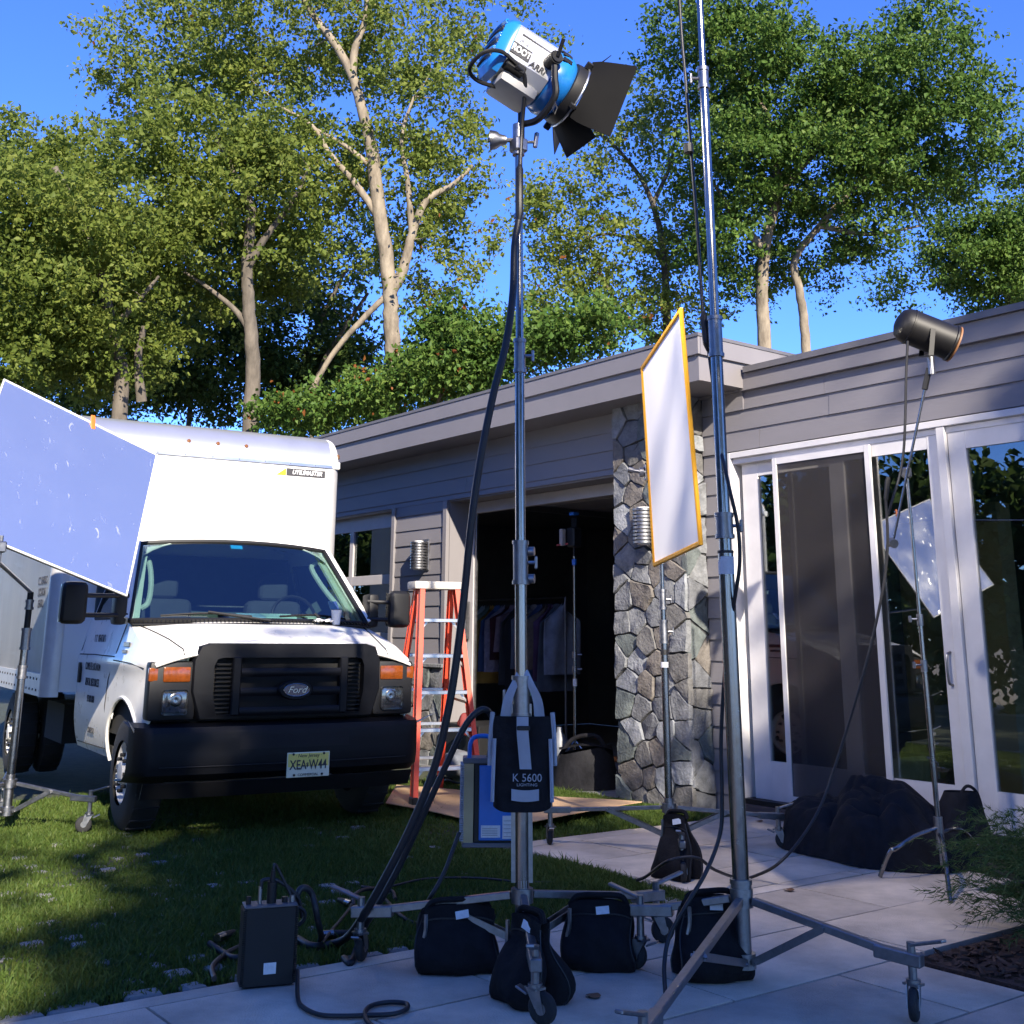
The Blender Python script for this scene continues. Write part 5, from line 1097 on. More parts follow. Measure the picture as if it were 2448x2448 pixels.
# ------------------------------------------------------------------ stepladder
A = V((-8.24, 5.26, 0)); e = V((.264, .964, 0)); b = V((-.964, .264, 0))
lad = thing('stepladder', A, 'orange fibreglass stepladder with aluminium steps standing on cardboard beside the truck', 'stepladder')
HT = 1.74
fA0, fB0 = A, A + e * .60; tA, tB = A + b * .36 + e * .13 + V((0, 0, HT)), A + b * .36 + e * .47 + V((0, 0, HT))
rC0, rD0 = A + b * .98 + e * .03, A + b * .98 + e * .57; tC, tD = tA + b * .12, tB + b * .12
for n_, (p0, p1, w_) in enumerate(((fA0, tA, .085), (fB0, tB, .085), (rC0, tC, .06), (rD0, tD, .06))):
    dd = (p1 - p0).normalized(); nx_ = e
    mb = MB(); mb.bar(p0 + dd * .0, p1, .006, w_, up=b); s = 1 if n_ % 2 == 0 else -1
    for k in (-1, 1): mb.bar(p0 + b * (k * w_ / 2) + e * (s * .014), p1 + b * (k * w_ / 2) + e * (s * .014), .042, .006, up=b)
    r_ = mb.done('rail', M['orange'], lad)
    mb = MB(); mb.box(p0 + V((0, 0, .045)) + e * (s * .012), (w_ + .018, .05, .09), Matrix.Rotation(math.atan2(b.y, b.x), 3, 'Z'), .006); mb.done('foot', M['black'], r_)
for k in range(1, 6):
    f = k * .292 / HT; p0, p1 = fA0 + (tA - fA0) * f, fB0 + (tB - fB0) * f
    mb = MB(); mb.bar(p0 + b * .0, p1, .085, .03, up=(0, 0, 1), b=.003); s_ = mb.done('step', M['alum'], lad)
    for q, s in ((p0, 1), (p1, -1)): mb = MB(); mb.bar(q + V((0, 0, -.10)), q + e * (s * .08) - V((0, 0, .01)), .004, .016); mb.done('step_brace', M['alum'], s_)
    p0, p1 = rC0 + (tC - rC0) * f, rD0 + (tD - rD0) * f
    mb = MB(); mb.bar(p0, p1, .02, .028, b=.003); mb.done('rear_bar', M['alum'], lad)
mb = MB(); mb.box((tA + tB + tC + tD) / 4 + V((0, 0, .015)), (.24, .46, .065), Matrix.Rotation(math.atan2(b.y, b.x), 3, 'Z'), .012, 2); mb.done('top_cap', mat('ladder_cap', (.42, .40, .36), .6, var=.15), lad)
for p0, p1 in ((fA0, tA), (fB0, tB)):
    q = p0 + (p1 - p0) * .45; mb = MB(); mb.bar(q, q + b * .42 + V((0, 0, .02)), .004, .02); mb.done('spreader', mat('brass_spreader', (.40, .30, .14), .5, .7), lad)
# ------------------------------------------------------------------ cardboard sheet
cp2 = [V((-8.46, 5.15, .012)), V((-9.40, 5.83, .014)), V((-8.08, 6.49, .02)), V((-7.06, 6.64, .05)), V((-6.81, 5.23, .028)), V((-7.47, 5.16, .02))]
def cf(u, v):
    a = cp2[0].lerp(cp2[1], v); c_ = cp2[4].lerp(cp2[3], v); p = a.lerp(c_, u); return p + V((0, 0, .02 + .03 * max(0, u - .6) * (1 - v) + .012 * math.sin(u * 7 + v * 2) * u + .05 * max(0, u - .8) * v))
mb = MB(); mb.grid(cf, 24, 14); tag(mb.done('cardboard_sheet', M['card'], None, 60, None, .006), 'large tan cardboard sheet lying on the grass under the stepladder', 'cardboard')
# ------------------------------------------------------------------ cloth pile and bag by the doors
from mathutils import noise as NZ
def heap(name, c, ux, lx, ly, hh, m, seed, fold=1.0, nu=56, nv=40, sq=2.2):
    c = V(c); ux = V(ux).normalized(); uy = V((-ux.y, ux.x, 0)); mb = MB()
    def f(u, v):
        a, b = (u - .5) * 2, (v - .5) * 2; k = abs(a) ** sq + abs(b) ** sq; r_ = min(1.0, k ** (1 / sq))
        n1 = NZ.noise(V((a * 2.1 + seed, b * 2.1, seed))); n2 = abs(NZ.noise(V((a * 4.2, b * 5.5 + seed, 3.1 + seed)))); n3 = abs(NZ.noise(V((a * 9 + seed, b * 8, 7.7))))
        wx = a + .35 * n1; wy = b + .3 * NZ.noise(V((b * 1.5, a * 1.5, seed + 4)))
        cr = 0
        for kx, ky, am in ((5.1, 2.3, .050), (-3.4, 6.2, .045), (8.3, -4.9, .024), (2.1, 9.7, .020)): cr += am * (abs(math.sin(wx * kx + wy * ky + seed)) ** .6)
        env = max(0, 1 - r_ ** 2.4) ** .55
        z = hh * env * (.62 + .42 * n1 - .12 * n2) + cr * (1.35 if env > .1 else .3) * min(1, env * 3 + .1) + .006 * n3
        wob = 1 + .14 * NZ.noise(V((math.atan2(b, a) * 1.3, seed, .5)))
        return c + ux * (a * lx * wob) + uy * (b * ly * wob) + V((0, 0, max(.004, z)))
    mb.grid(f, nu, nv, lambda u, v: ((abs(u - .5) * 2) ** sq + (abs(v - .5) * 2) ** sq) < 1.06); return mb.done(name, m, None, 70)
pile = heap('cloth_pile', (-4.90, 6.64, 0), (.87, -.08, 0), .62, .44, .36, M['cloth'], 2.3, 1.25, 90, 64)
tag(pile, 'heap of black cloth dumped on the patio in front of the glass doors', 'cloth')
mb = MB(); c = V((-4.42, 6.78, 0)); t = thing('black_bag', c, 'slouched black bag with a strap handle beside the cloth heap at the thin stand', 'bag')
def bf(u, v):
    a = u * 2 * math.pi; z = .42 * v; w_ = (.30 - .20 * v ** .8) * (1 + .08 * math.sin(3 * a + 2 * v)); return c + RTh * (math.cos(a) * w_ + .05 * v) + FWh * (math.sin(a) * w_ * .62) + V((0, 0, z + .02 * math.sin(a * 5) * (1 - v)))
mb.grid(bf, 36, 16); mb.done('bag_body', M['cloth'], t, 60)
mb = MB(); q = c + RTh * .07 + V((0, 0, .38)); mb.tube(spline([q - RTh * .03, q + RTh * .03 + V((0, 0, .07)), q + RTh * .09 + V((0, 0, .03)), q + RTh * .12 - V((0, 0, .10))], 6), .010, 8); mb.done('strap_handle', M['cloth'], t)
# ------------------------------------------------------------------ garage contents
GS = V((-9.12, 7.70, 0)); gt = thing('small_light_stand', GS, 'thin light stand with a small black lamp standing just inside the dark garage', 'light stand')
zt = over(GS, 1330); zm = over(GS, 1600)
mb = MB(); mb.cyl(GS + V((0, 0, .1)), GS + V((0, 0, zm)), .018, n=12); mb.done('pole', CH, gt)
mb = MB(); mb.cyl(GS + V((0, 0, zm)), GS + V((0, 0, zt)), .0135, n=12); mb.done('pole', CH, gt)
for z in (zm, zm + .14):
    mb = MB(); mb.cyl(GS + V((0, 0, z - .03)), GS + V((0, 0, z + .03)), .026, n=12); mb.cyl(GS + V((0, 0, z)), GS + V((0, 0, z)) + RTh * .07, .009, n=8); mb.done('collar', GV, gt)
mb = MB(); mb.lathe([(0, .021), (.07, .021)], GS + V((0, 0, zm - .16)), (0, 0, 1), 14); mb.done('label', M['label'], gt)
for a in (.4, 2.5, 4.6):
    mb = MB(); mb.tube([GS + V((0, 0, .35)), GS + V((.3 * math.cos(a), .3 * math.sin(a), .02))], .010, 8); mb.done('leg', CH, gt)
mb = MB(); mb.lathe([(0, .025), (.06, .025)], GS + V((0, 0, zt - .09)), (0, 0, 1), 12); mb.done('blue_tape', M['blue'], gt)
p = GS + V((0, 0, zt + .19)); mb = MB(); mb.box(p, (.12, .12, .20), None, .015); mb.cyl(GS + V((0, 0, zt)), p, .012, n=8)
for k in range(3): mb.cyl(p + V((-.03 + k * .03, 0, .1)), p + V((-.03 + k * .03, 0, .20)), .006, n=6)
mb.done('lamp_block', M['black'], gt)
mb = MB(); mb.box(p - RTh * .12, (.05, .05, .17), None, .006); mb.done('meter', mat('beige_meter', (.40, .32, .26), .6), gt)
mb = MB(); mb.bar(p - RTh * .18 - V((0, 0, .08)), p - RTh * .04 - V((0, 0, .06)), .025, .015); mb.done('red_lever', mat('lever_red', (.45, .03, .03), .5), gt)
mb = MB(); mb.box(p + V((0, 0, .24)), (.07, .07, .03)); mb.done('blue_tape', M['blue'], gt)
# clothes rail
RY = 8.55; xa, xb = gy(1135, 1450, RY).x, gy(1352, 1450, RY).x; zr = gy(1240, 1432, RY).z
rk = thing('clothes_rack', ((xa + xb) / 2, RY, 0), 'metal clothes rail full of shirts inside the dark garage', 'clothes rack')
mb = MB(); mb.tube([(xa, RY, 0), (xa, RY, zr), (xb, RY, zr), (xb, RY, 0)], .014, 8); mb.done('rail_frame', GV, rk)
for x in (xa, xb): mb = MB(); mb.bar((x, RY - .25, .03), (x, RY + .25, .03), .03, .03); mb.done('base_foot', GV, rk)
cols = [('dark teal', (.02, .06, .07), .9), ('pale blue', (.36, .44, .55), .75), ('grey green', (.16, .22, .22), .8), ('ochre', (.34, .20, .05), 1.0), ('deep blue', (.05, .09, .24), .85), ('checked lilac', (.26, .24, .36), .85), ('dark maroon', (.06, .015, .025), .7), ('mauve', (.22, .16, .22), .6), ('charcoal', (.03, .03, .035), 1.0), ('black', (.012, .012, .014), 1.05), ('slate', (.10, .11, .14), .8), ('taupe', (.14, .11, .10), .8), ('navy', (.02, .03, .07), .95), ('brown checked', (.10, .07, .05), .8), ('dark plum', (.05, .02, .05), 1.0), ('graphite', (.04, .045, .055), 1.05), ('dusty grey', (.14, .15, .18), .85)]
n = len(cols)
for i, (nm, c, ln) in enumerate(cols):
    x = xa + (i + .6) / (n + .2) * (xb - xa); ln *= .92; ph = i * 1.7
    c = tuple(x * 1.1 for x in c); m_ = mat('garment_' + nm.replace(' ', '_'), c, .9, var=.3, scale=18 if 'check' in nm else 6)
    def gf(u, v, x=x, ln=ln, ph=ph):
        y = math.cos(u * 2 * math.pi); sh = .23 if v > .0 else .05; w_ = (.06 + .19 * min(1, v * 7)) * (1 + .08 * v); drop = .10 * abs(y) * max(0, 1 - v * 2.2)
        return (x + .02 * math.sin(y * 5 + ph + v * 3) + .008 * math.sin(y * 13 + ph) + .024 * math.sin(u * 2 * math.pi), RY + y * w_, zr - .06 - ln * v - drop)
    mb = MB(); mb.grid(gf, 28, 12); g_ = mb.done('garment', m_, None, 60)
    tag(g_, '%s shirt hanging on the clothes rail in the garage' % nm, 'shirt', 'shirts on the clothes rail')
# bags, jug and odds at the garage mouth
def blob(name, c, r_, m, seed, label, cat):
    mb = MB(); c = V(c)
    def f(u, v):
        a, b_ = u * 2 * math.pi, (v - .5) * math.pi; d = V((math.cos(a) * math.cos(b_), math.sin(a) * math.cos(b_), math.sin(b_)))
        k = 1 + .22 * NZ.noise(d * 1.7 + V((seed, 0, 0))) - .16 * abs(NZ.noise(d * 4.5 + V((0, seed, 0)))); p = V((d.x * r_[0], d.y * r_[1], d.z * r_[2])) * k
        return c + V((p.x, p.y, max(p.z, -c.z + .004)))
    mb.grid(f, 30, 20); return tag(mb.done(name, m, None, 70), label, cat)
teal = mat('teal_plastic', (.014, .055, .05), .35, var=.4, scale=9); wpl = mat('white_plastic', (.12, .13, .15), .45, var=.2, scale=9); red = mat('red_cloth', (.16, .02, .02), .8)
q = gy(1155, 1700, 7.35)
mb = MB(); mb.bx(q.x - .30, q.x + .35, 7.05, 7.75, .0, .46, .01); tag(mb.done('storage_bin', M['black']), 'dark storage bin just inside the garage entrance behind the ladder', 'bin')
q = gy(1125, 1770, 6.9); blob('red_bag', (q.x, 6.85, .50), (.08, .10, .11), red, 2.2, 'small red cloth bag behind the foot of the orange ladder', 'bag')
q = gy(1100, 1850, 6.6); blob('cloth_bundle', (q.x, 6.6, .14), (.24, .2, .14), wpl, 7.2, 'crumpled pale bundle on the ground behind the stepladder', 'bundle')
q = gz(1345, 1850); t = thing('plastic_jug', (q.x, 7.5, 0), 'pale translucent plastic jug right of the hanging bag', 'jug'); q = gy(1338, 1790, 7.5)
mb = MB(); mb.lathe([(0, .001), (0, .08), (.18, .08), (.26, .03), (.30, .028), (.30, .001)], (q.x, 7.5, q.z - .10), (0, 0, 1), 16); mb.done('jug_body', wpl, t)
mb = MB(); mb.bx(q.x - .2, q.x + .2, 7.35, 7.65, 0, q.z - .10, .01); tag(mb.done('equipment_case', M['black']), 'black equipment case under the plastic jug in the garage mouth', 'case')
q = gz(1400, 1885); c = V((q.x, q.y, 0)); t = thing('black_shoulder_bag', c, 'slumped black bag on the ground in front of the garage right of the middle stand', 'bag')
mb = MB()
def bf2(u, v):
    a = u * 2 * math.pi; w_ = (.30 - .06 * v) * (1 + .06 * math.sin(3 * a)); return c + RTh * (math.cos(a) * w_) + FWh * (math.sin(a) * w_ * .5) + V((0, 0, .34 * v + .05 * v * math.cos(a)))
mb.grid(bf2, 32, 10); mb.done('bag_body', M['cloth'], t, 60)
mb = MB(); mb.grid(lambda u, v: c + RTh * ((u - .5) * .48) + FWh * ((v - .5) * .24) + V((0, 0, .34 + .04 * math.sin(u * 3))), 8, 4); mb.done('bag_top', M['cloth'], t, 60)
mb = MB(); mb.tube(spline([c - RTh * .28 + V((0, 0, .2)), c - RTh * .12 + V((0, 0, .42)), c + RTh * .1 + V((0, 0, .45)), c + RTh * .2 + V((0, 0, .32))], 6), .02, 8); mb.done('bag_strap', M['cloth'], t)
for k, (px0, py0, px1, py1, nm) in enumerate(((1440, 1830, 1475, 1900, 'thin black wires lying between the black bag and the stone pillar'), (1435, 1850, 1490, 1885, 'thin tangled wires on the garage apron beside the pillar'))):
    a, b_ = gz(px0, py0, .02), gz(px1, py1, .02); mb = MB(); mb.tube(spline([a + V((0, 0, .18 - .1 * k)), (a + b_) / 2 + V((.06, .05, .08)), b_, b_ + V((.1, -.05, 0)), b_ + V((.02, .1, .0))], 6), .006, 6); tag(mb.done('wire', M['cable'], None, 60), nm, 'wire')
p = gz(1480, 1822); mb = MB(); mb.box((p.x, p.y, .03), (.16, .12, .05), Matrix.Rotation(.5, 3, 'Z'), .01); tag(mb.done('orange_tool', mat('tool_orange', (.40, .14, .03), .6)), 'small orange object on the garage floor beside the pillar', 'tool')
for px, py, ph in ((1070, 1865, 0), (1095, 1875, 1)):
    p = gz(px, py); mb = MB(); mb.tube([p + V((.12 * math.cos(a), .12 * math.sin(a), .035 + .01 * math.sin(3 * a))) for a in np.linspace(0, 6.28, 20, endpoint=False)], .012, 6, closed=True); tag(mb.done('cable_coil', M['cable'], None, 60), ('coiled black cable on the cardboard behind the ladder foot', 'second black cable coil on the cardboard nearer the blue ballast')[ph], 'cable')
# ------------------------------------------------------------------ feathery shrub
sh = thing('feathery_shrub', (-3.0, 5.55, 0), 'feathery green shrub growing in the mulch bed at the right edge', 'shrub')
r = np.random.RandomState(8); vs = []; nst = 620; Vv = []; Ff = []; base_i = 0
for k in range(nst):
    a = r.uniform(0, 2 * np.pi); R_ = r.uniform(0, .28); b0 = np.array([-2.93 + R_ * np.cos(a), 5.62 + R_ * np.sin(a), .01])
    out = r.uniform(.15, .66); h = r.uniform(.12, .60) * (1.15 - .5 * out); dirn = np.array([np.cos(a), np.sin(a), 0]); n_ = 7
    tt = np.linspace(0, 1, n_); pts = b0 + dirn * (out * tt[:, None] ** 1.2) + np.stack([np.zeros(n_), np.zeros(n_), h * np.sin(tt * 2.0) / .95 * (1 - .15 * tt)], 1) + r.normal(0, .008, (n_, 3))
    for i in range(1, n_):
        for j in range(17):
            f = r.rand(); p = pts[i - 1] * (1 - f) + pts[i] * f; d = pts[i] - pts[i - 1]; d /= np.linalg.norm(d) + 1e-6; q = r.normal(size=3); q -= d * q.dot(d); q /= np.linalg.norm(q); dd = d * .8 + q * .75; L_ = r.uniform(.02, .055); sdv = np.cross(dd, q); sdv /= np.linalg.norm(sdv) + 1e-6
            Vv += [p - sdv * .0022, p + sdv * .0022, p + dd * L_]; Ff.append((base_i, base_i + 1, base_i + 2)); base_i += 3
M['needle'] = leafmat('shrub_needles', (.022, .055, .018), (.05, .10, .03), (.14, .17, .06), .3)
npmesh('foliage', np.array(Vv), np.array(Ff), M['needle'], sh)
mb = MB()
for k in range(60):
    a = k * 2.4; b0 = V((-2.93 + .12 * math.cos(a), 5.62 + .12 * math.sin(a), .0)); mb.tube([b0, b0 + V((.16 * math.cos(a), .16 * math.sin(a), .22)), b0 + V((.36 * math.cos(a), .36 * math.sin(a), .3))], [.006, .004, .002], 5)
mb.done('stem', M['bark2'], sh)
SHADE = [(14, -7.5, 13.6, 3.0), (14.5, -3.9, 13.6, 2.4), (14, 1.3, 13.6, 2.1), (15, 4.0, 13.4, 2.2), (14, 7.4, 18.5, 3.4), (14, 11.5, 18.0, 3.4)]
SHADE_LABELS = ['leafy tree behind the camera far left of the sunlight path', 'leafy tree behind the camera left of the sunlight path', 'leafy tree straight behind the camera in the sunlight path', 'leafy tree behind the camera just right of the sunlight path', 'taller leafy tree behind the camera shading the glass doors', 'tall leafy tree behind the camera far right']
# ------------------------------------------------------------------ trees
def clusters(blobs, r):
    C_ = []
    for (c, rx, ry, rz, n, rot) in blobs:                            # radii along RTh, FWh, Z
        u = r.normal(size=(n, 3)); u /= np.linalg.norm(u, axis=1)[:, None]; u *= r.uniform(.25, 1.0, n)[:, None] ** .55
        C_.append(np.array(c) + u[:, :1] * rx * np.array(RTh) + u[:, 1:2] * ry * np.array(FWh) + u[:, 2:] * np.array([0, 0, rz]))
    return np.concatenate(C_)
def leaves(name, C_, per, spread, size, m, parent, r, droop=.35):
    k = len(C_) * per; cc = np.repeat(C_, per, 0); sc = np.repeat(r.uniform(.6, 1.35, len(C_)), per)
    ax = r.normal(size=(len(C_), 3)); ax[:, 2] = ax[:, 2] * .45 - .12; ax /= np.linalg.norm(ax, axis=1)[:, None]; axr = np.repeat(ax, per, 0)
    tt = r.beta(1.4, 1.4, k)[:, None] * 2 - 1; lat = r.normal(size=(k, 3)) * np.array([1, 1, .7]) * (.42 * (1.1 - .5 * np.abs(tt)))
    p = cc + (axr * tt * 1.75 + lat) * spread * sc[:, None]
    d = r.normal(size=(k, 3)); d[:, 2] -= droop; d /= np.linalg.norm(d, axis=1)[:, None]
    q = r.normal(size=(k, 3)); q[:, 2] += .6; s = np.cross(d, q); s /= np.linalg.norm(s, axis=1)[:, None]; nrm = np.cross(s, d)
    L_ = size * r.uniform(.5, 1.45, k)[:, None]; W_ = L_ * r.uniform(.24, .40, k)[:, None]
    v0 = p; v1 = p + d * L_ * .45 + s * W_ + nrm * L_ * .10; v2 = p + d * L_ - nrm * L_ * .12; v3 = p + d * L_ * .45 - s * W_ + nrm * L_ * .10
    vs = np.stack([v0, v1, v2, v3], 1).reshape(-1, 3); i0 = np.arange(k)[:, None] * 4
    f = np.concatenate([i0 + [0, 1, 2], i0 + [0, 2, 3]], 0)
    return npmesh(name, vs, f, m, parent)
def tree(name, label, trunks, blobs, per, spread, size, leaf, bark, seed, group=None, twigs=1.0, cat='tree', extra=None):
    r = np.random.RandomState(seed); rg = random.Random(seed); base = trunks[0][0][0]
    t = thing(name, (base[0], base[1], 0), label, cat, group)
    C_ = clusters(blobs, r); skel = []
    for pts, r0, r1 in trunks:
        if (V(pts[1]) - V(pts[0])).length > 2.5: pts = [V(pts[0]).lerp(V(pts[1]), f) for f in (0, .25, .5, .75)] + list(pts[1:])
        sp_ = spline(pts, 6); k = len(sp_); rr = [r0 + (r1 - r0) * i / (k - 1) for i in range(k)]
        sp_ = [p + V((rg.uniform(-1, 1), rg.uniform(-1, 1), 0)) * rr[i] * .10 for i, p in enumerate(sp_)]
        mb = MB(); mb.tube(sp_, rr, 12); mb.done('trunk', bark, t, 60); skel += [(p, rr[i]) for i, p in enumerate(sp_) if i > k * .18]
    mb = MB(); S = np.array([tuple(p) for p, _ in skel]); cnt = 0; nodes = [tuple(x) for x in S]; rad_ = [x for _, x in skel]
    order = np.argsort([np.min(np.linalg.norm(S - c, axis=1)) for c in C_])
    for ci in order:
        if rg.random() > twigs: continue
        c = C_[ci]; N_ = np.array(nodes); dv = np.linalg.norm(N_ - c, axis=1) + .7 * np.maximum(0, N_[:, 2] - c[2]); j = int(np.argmin(dv)); a = V(nodes[j]); b = V(c)
        if (b - a).length > 5: continue
        ra = min(rad_[j] * .6, .008 + .012 * (b - a).length); mid = (a + b) / 2 + V((rg.uniform(-.12, .12), rg.uniform(-.12, .12), rg.uniform(-.05, .15))) * (b - a).length
        mb.tube([a, mid, b], [ra, ra * .7, ra * .35], 5, cap=False); nodes += [tuple(mid), tuple(b)]; rad_ += [ra * .7, ra * .4]; cnt += 1
    tag(mb.done('branches', bark, t, 60), kind='stuff')
    leaves('crown', C_, per, spread, size, leaf, t, r)
    if extra: leaves('crown', C_[r.rand(len(C_)) < extra[1]], extra[2], spread * 1.1, size, extra[0], t, r)
    return t
DEN = 1.0
def B(px, py, d, rx, ry, dz, n): return (at(px, py, d), rx * d / FPX, dz, ry * d / FPX, max(3, int(n * DEN * 1.5)), 0)
def TR(pts, d): return [at(x, y, d + (q[0] if q else 0)) for x, y, *q in pts]
LO = leafmat('olive_leaves', (.066, .100, .017), (.170, .225, .044), (.34, .36, .085), .58)
LC = leafmat('yellow_green_leaves', (.066, .104, .017), (.180, .235, .046), (.37, .37, .085), .56)
LG = leafmat('deep_green_leaves', (.028, .060, .013), (.082, .155, .028), (.21, .27, .06), .42)
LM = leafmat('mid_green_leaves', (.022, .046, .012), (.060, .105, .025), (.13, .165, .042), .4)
LR = leafmat('rust_leaves', (.10, .03, .012), (.20, .07, .02), (.30, .12, .03), .4)
def foot_of(px, py, d): p = at(px, py, d); return V((p.x, p.y, -.1))
# centre tree with the pale forked trunk
d = 20.0
DT_ = 19.0
fb = foot_of(945, 1000, DT_)
DEN = 0.46
tree('birch_tree', 'tall tree with a pale forked trunk rising behind the garage roof in the middle', [
    ([fb] + TR([(940, 900), (935, 780), (932, 690), (915, 560), (898, 440), (888, 350)], DT_), .165, .105),
    (TR([(888, 352), (860, 240), (835, 165), (790, 90), (745, 30), (700, -60)], DT_), .095, .045),
    (TR([(842, 180), (850, 110), (872, 50), (880, -60)], DT_), .075, .03),
    (TR([(935, 700), (965, 640), (985, 560), (1020, 480), (1085, 440), (1130, 395)], DT_), .10, .03),
    (TR([(985, 560), (975, 440), (960, 330), (990, 230)], DT_), .06, .02),
    (TR([(905, 520), (850, 440), (790, 370), (745, 300), (660, 250)], DT_), .07, .02),
    (TR([(890, 400), (820, 345), (740, 300)], DT_), .05, .018),
    (TR([(930, 700), (870, 760), (800, 840), (740, 940), (700, 1000)], DT_), .055, .035)],
    [B(640, 60, d, 210, 110, 2.0, 90), B(450, 90, d + .5, 190, 100, 1.8, 70), B(330, 140, d, 130, 100, 1.2, 34), B(470, 230, d, 210, 90, 1.8, 75), B(610, 230, d + 1, 170, 120, 2, 70), B(820, 60, d, 170, 130, 2, 60), B(980, 90, d, 190, 130, 2, 62), B(1150, 40, d, 190, 60, 1.6, 36), B(1010, 260, d, 190, 120, 2, 74), B(960, 430, d, 150, 120, 2, 60), B(1080, 420, d, 120, 100, 1.5, 36), B(1080, 560, d, 130, 90, 1.5, 30), B(760, 420, d, 170, 120, 2, 70), B(820, 280, d + 1, 150, 120, 2, 40), B(1010, 640, d, 140, 100, 1.6, 40), B(250, 230, d, 90, 60, .8, 9)],
    84, .27, .082, LC, M['bark1'], 3, 'trees behind the house', extra=(LR, .10, 3))
d = 19.0
DEN = 0.66
tree('maple_tree', 'olive green tree with a thick grey trunk behind the white truck', [
    ([foot_of(608, 960, d - .7)] + TR([(605, 900), (600, 800), (592, 700), (590, 620), (600, 500), (560, 420), (520, 330)], d - .7), .165, .05),
    (TR([(590, 640), (640, 560), (700, 480), (740, 400)], d - .7), .07, .02), (TR([(598, 790), (560, 740), (500, 690), (440, 650)], d - .7), .06, .02)],
    [B(460, 360, d, 190, 110, 2, 80), B(620, 450, d, 170, 120, 2, 80), B(350, 470, d, 190, 130, 2, 95), B(540, 590, d, 200, 110, 2, 90), B(330, 620, d + .5, 170, 120, 2, 80), B(700, 620, d + 1, 130, 100, 1.6, 50), B(660, 330, d, 130, 80, 1.6, 36), B(480, 760, d + 1, 170, 80, 1.5, 40), B(180, 390, d + 1, 130, 90, 1.5, 40)],
    84, .29, .084, LO, M['bark2'], 5, 'trees behind the house')
d = 17.5
DEN = 0.72
tree('leaning_tree', 'yellowish tree with dense leaves at the left edge above the reflector board', [
    ([foot_of(300, 980, d)] + TR([(290, 900), (270, 800), (235, 650), (190, 520), (130, 400)], d), .17, .05), (TR([(268, 790), (330, 720), (380, 660)], d), .06, .02), (TR([(340, 960), (330, 860), (345, 780)], d), .08, .04)],
    [B(60, 520, d, 150, 130, 2, 100), B(60, 700, d, 170, 120, 2, 100), B(230, 560, d, 170, 110, 2, 90), B(230, 720, d, 180, 120, 2, 110), B(80, 860, d, 170, 110, 2, 90), B(260, 860, d + .6, 160, 80, 1.6, 60), B(60, 390, d + 1, 120, 80, 1.4, 34), B(-80, 600, d, 140, 260, 2, 80), B(20, 330, d + 1, 90, 60, 1, 8)],
    84, .29, .082, LO, M['bark2'], 7, 'trees behind the house')
# understory and far trees that close the gaps
d = 23.0
DEN = 0.8
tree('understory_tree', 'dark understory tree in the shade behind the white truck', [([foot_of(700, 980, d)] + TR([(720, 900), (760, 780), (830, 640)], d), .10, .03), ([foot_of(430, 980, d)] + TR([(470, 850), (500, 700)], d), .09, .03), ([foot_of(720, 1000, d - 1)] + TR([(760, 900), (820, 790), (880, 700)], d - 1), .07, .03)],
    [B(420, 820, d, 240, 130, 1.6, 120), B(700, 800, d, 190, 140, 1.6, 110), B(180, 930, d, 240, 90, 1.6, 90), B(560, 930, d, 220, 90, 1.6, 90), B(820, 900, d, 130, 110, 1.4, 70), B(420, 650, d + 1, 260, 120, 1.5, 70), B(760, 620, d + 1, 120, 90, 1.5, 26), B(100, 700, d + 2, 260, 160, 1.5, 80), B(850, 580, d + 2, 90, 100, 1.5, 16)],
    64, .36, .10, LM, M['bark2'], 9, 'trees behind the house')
d = 17.5
DEN = 0.9
tree('ivy_bush', 'dark green climbing bush with rusty leaves behind the garage roof', [([foot_of(1050, 980, d)] + TR([(1050, 930), (1060, 850), (1080, 780)], d), .06, .02)],
    [B(1030, 900, d, 90, 80, 1, 70), B(1130, 870, d, 110, 60, 1, 60), B(1100, 790, d, 110, 60, 1, 46), B(880, 950, d, 80, 50, 1, 34), B(1260, 820, d, 120, 50, 1, 50), B(720, 990, d, 110, 40, 1, 40), B(1400, 780, d, 120, 50, 1, 40)],
    74, .26, .08, LG, M['bark2'], 11, 'bushes behind the house', .5, 'bush', (LR, .14, 7))
d = 22.0
DEN = 0.52
tree('slender_tree', 'slender open tree with bare twigs between the film lamp and the tall pole', [
    ([foot_of(1600, 860, d)] + TR([(1595, 780), (1590, 660), (1575, 540), (1540, 440), (1480, 360), (1420, 310)], d), .14, .02), (TR([(1585, 620), (1540, 580), (1440, 560), (1370, 600)], d), .05, .015), (TR([(1560, 490), (1600, 400), (1620, 300)], d), .05, .015), (TR([(1600, 820), (1500, 760), (1430, 640), (1400, 560)], d), .05, .02)],
    [B(1420, 480, d, 110, 90, 1.2, 34), B(1350, 560, d, 110, 110, 1.2, 44), B(1500, 640, d, 150, 110, 1.4, 60), B(1370, 720, d, 130, 90, 1.4, 60), B(1560, 340, d, 100, 110, 1.2, 40), B(1450, 350, d, 90, 60, 1, 16), B(1570, 200, d, 60, 60, 1, 10), B(1640, 520, d, 90, 100, 1.2, 36), B(1300, 450, d, 70, 60, 1, 16), B(1600, 760, d, 130, 60, 1.4, 40)],
    80, .27, .082, LC, M['bark2'], 13, 'trees behind the house', extra=(LR, .12, 3))
d = 20.5
DEN = 0.68
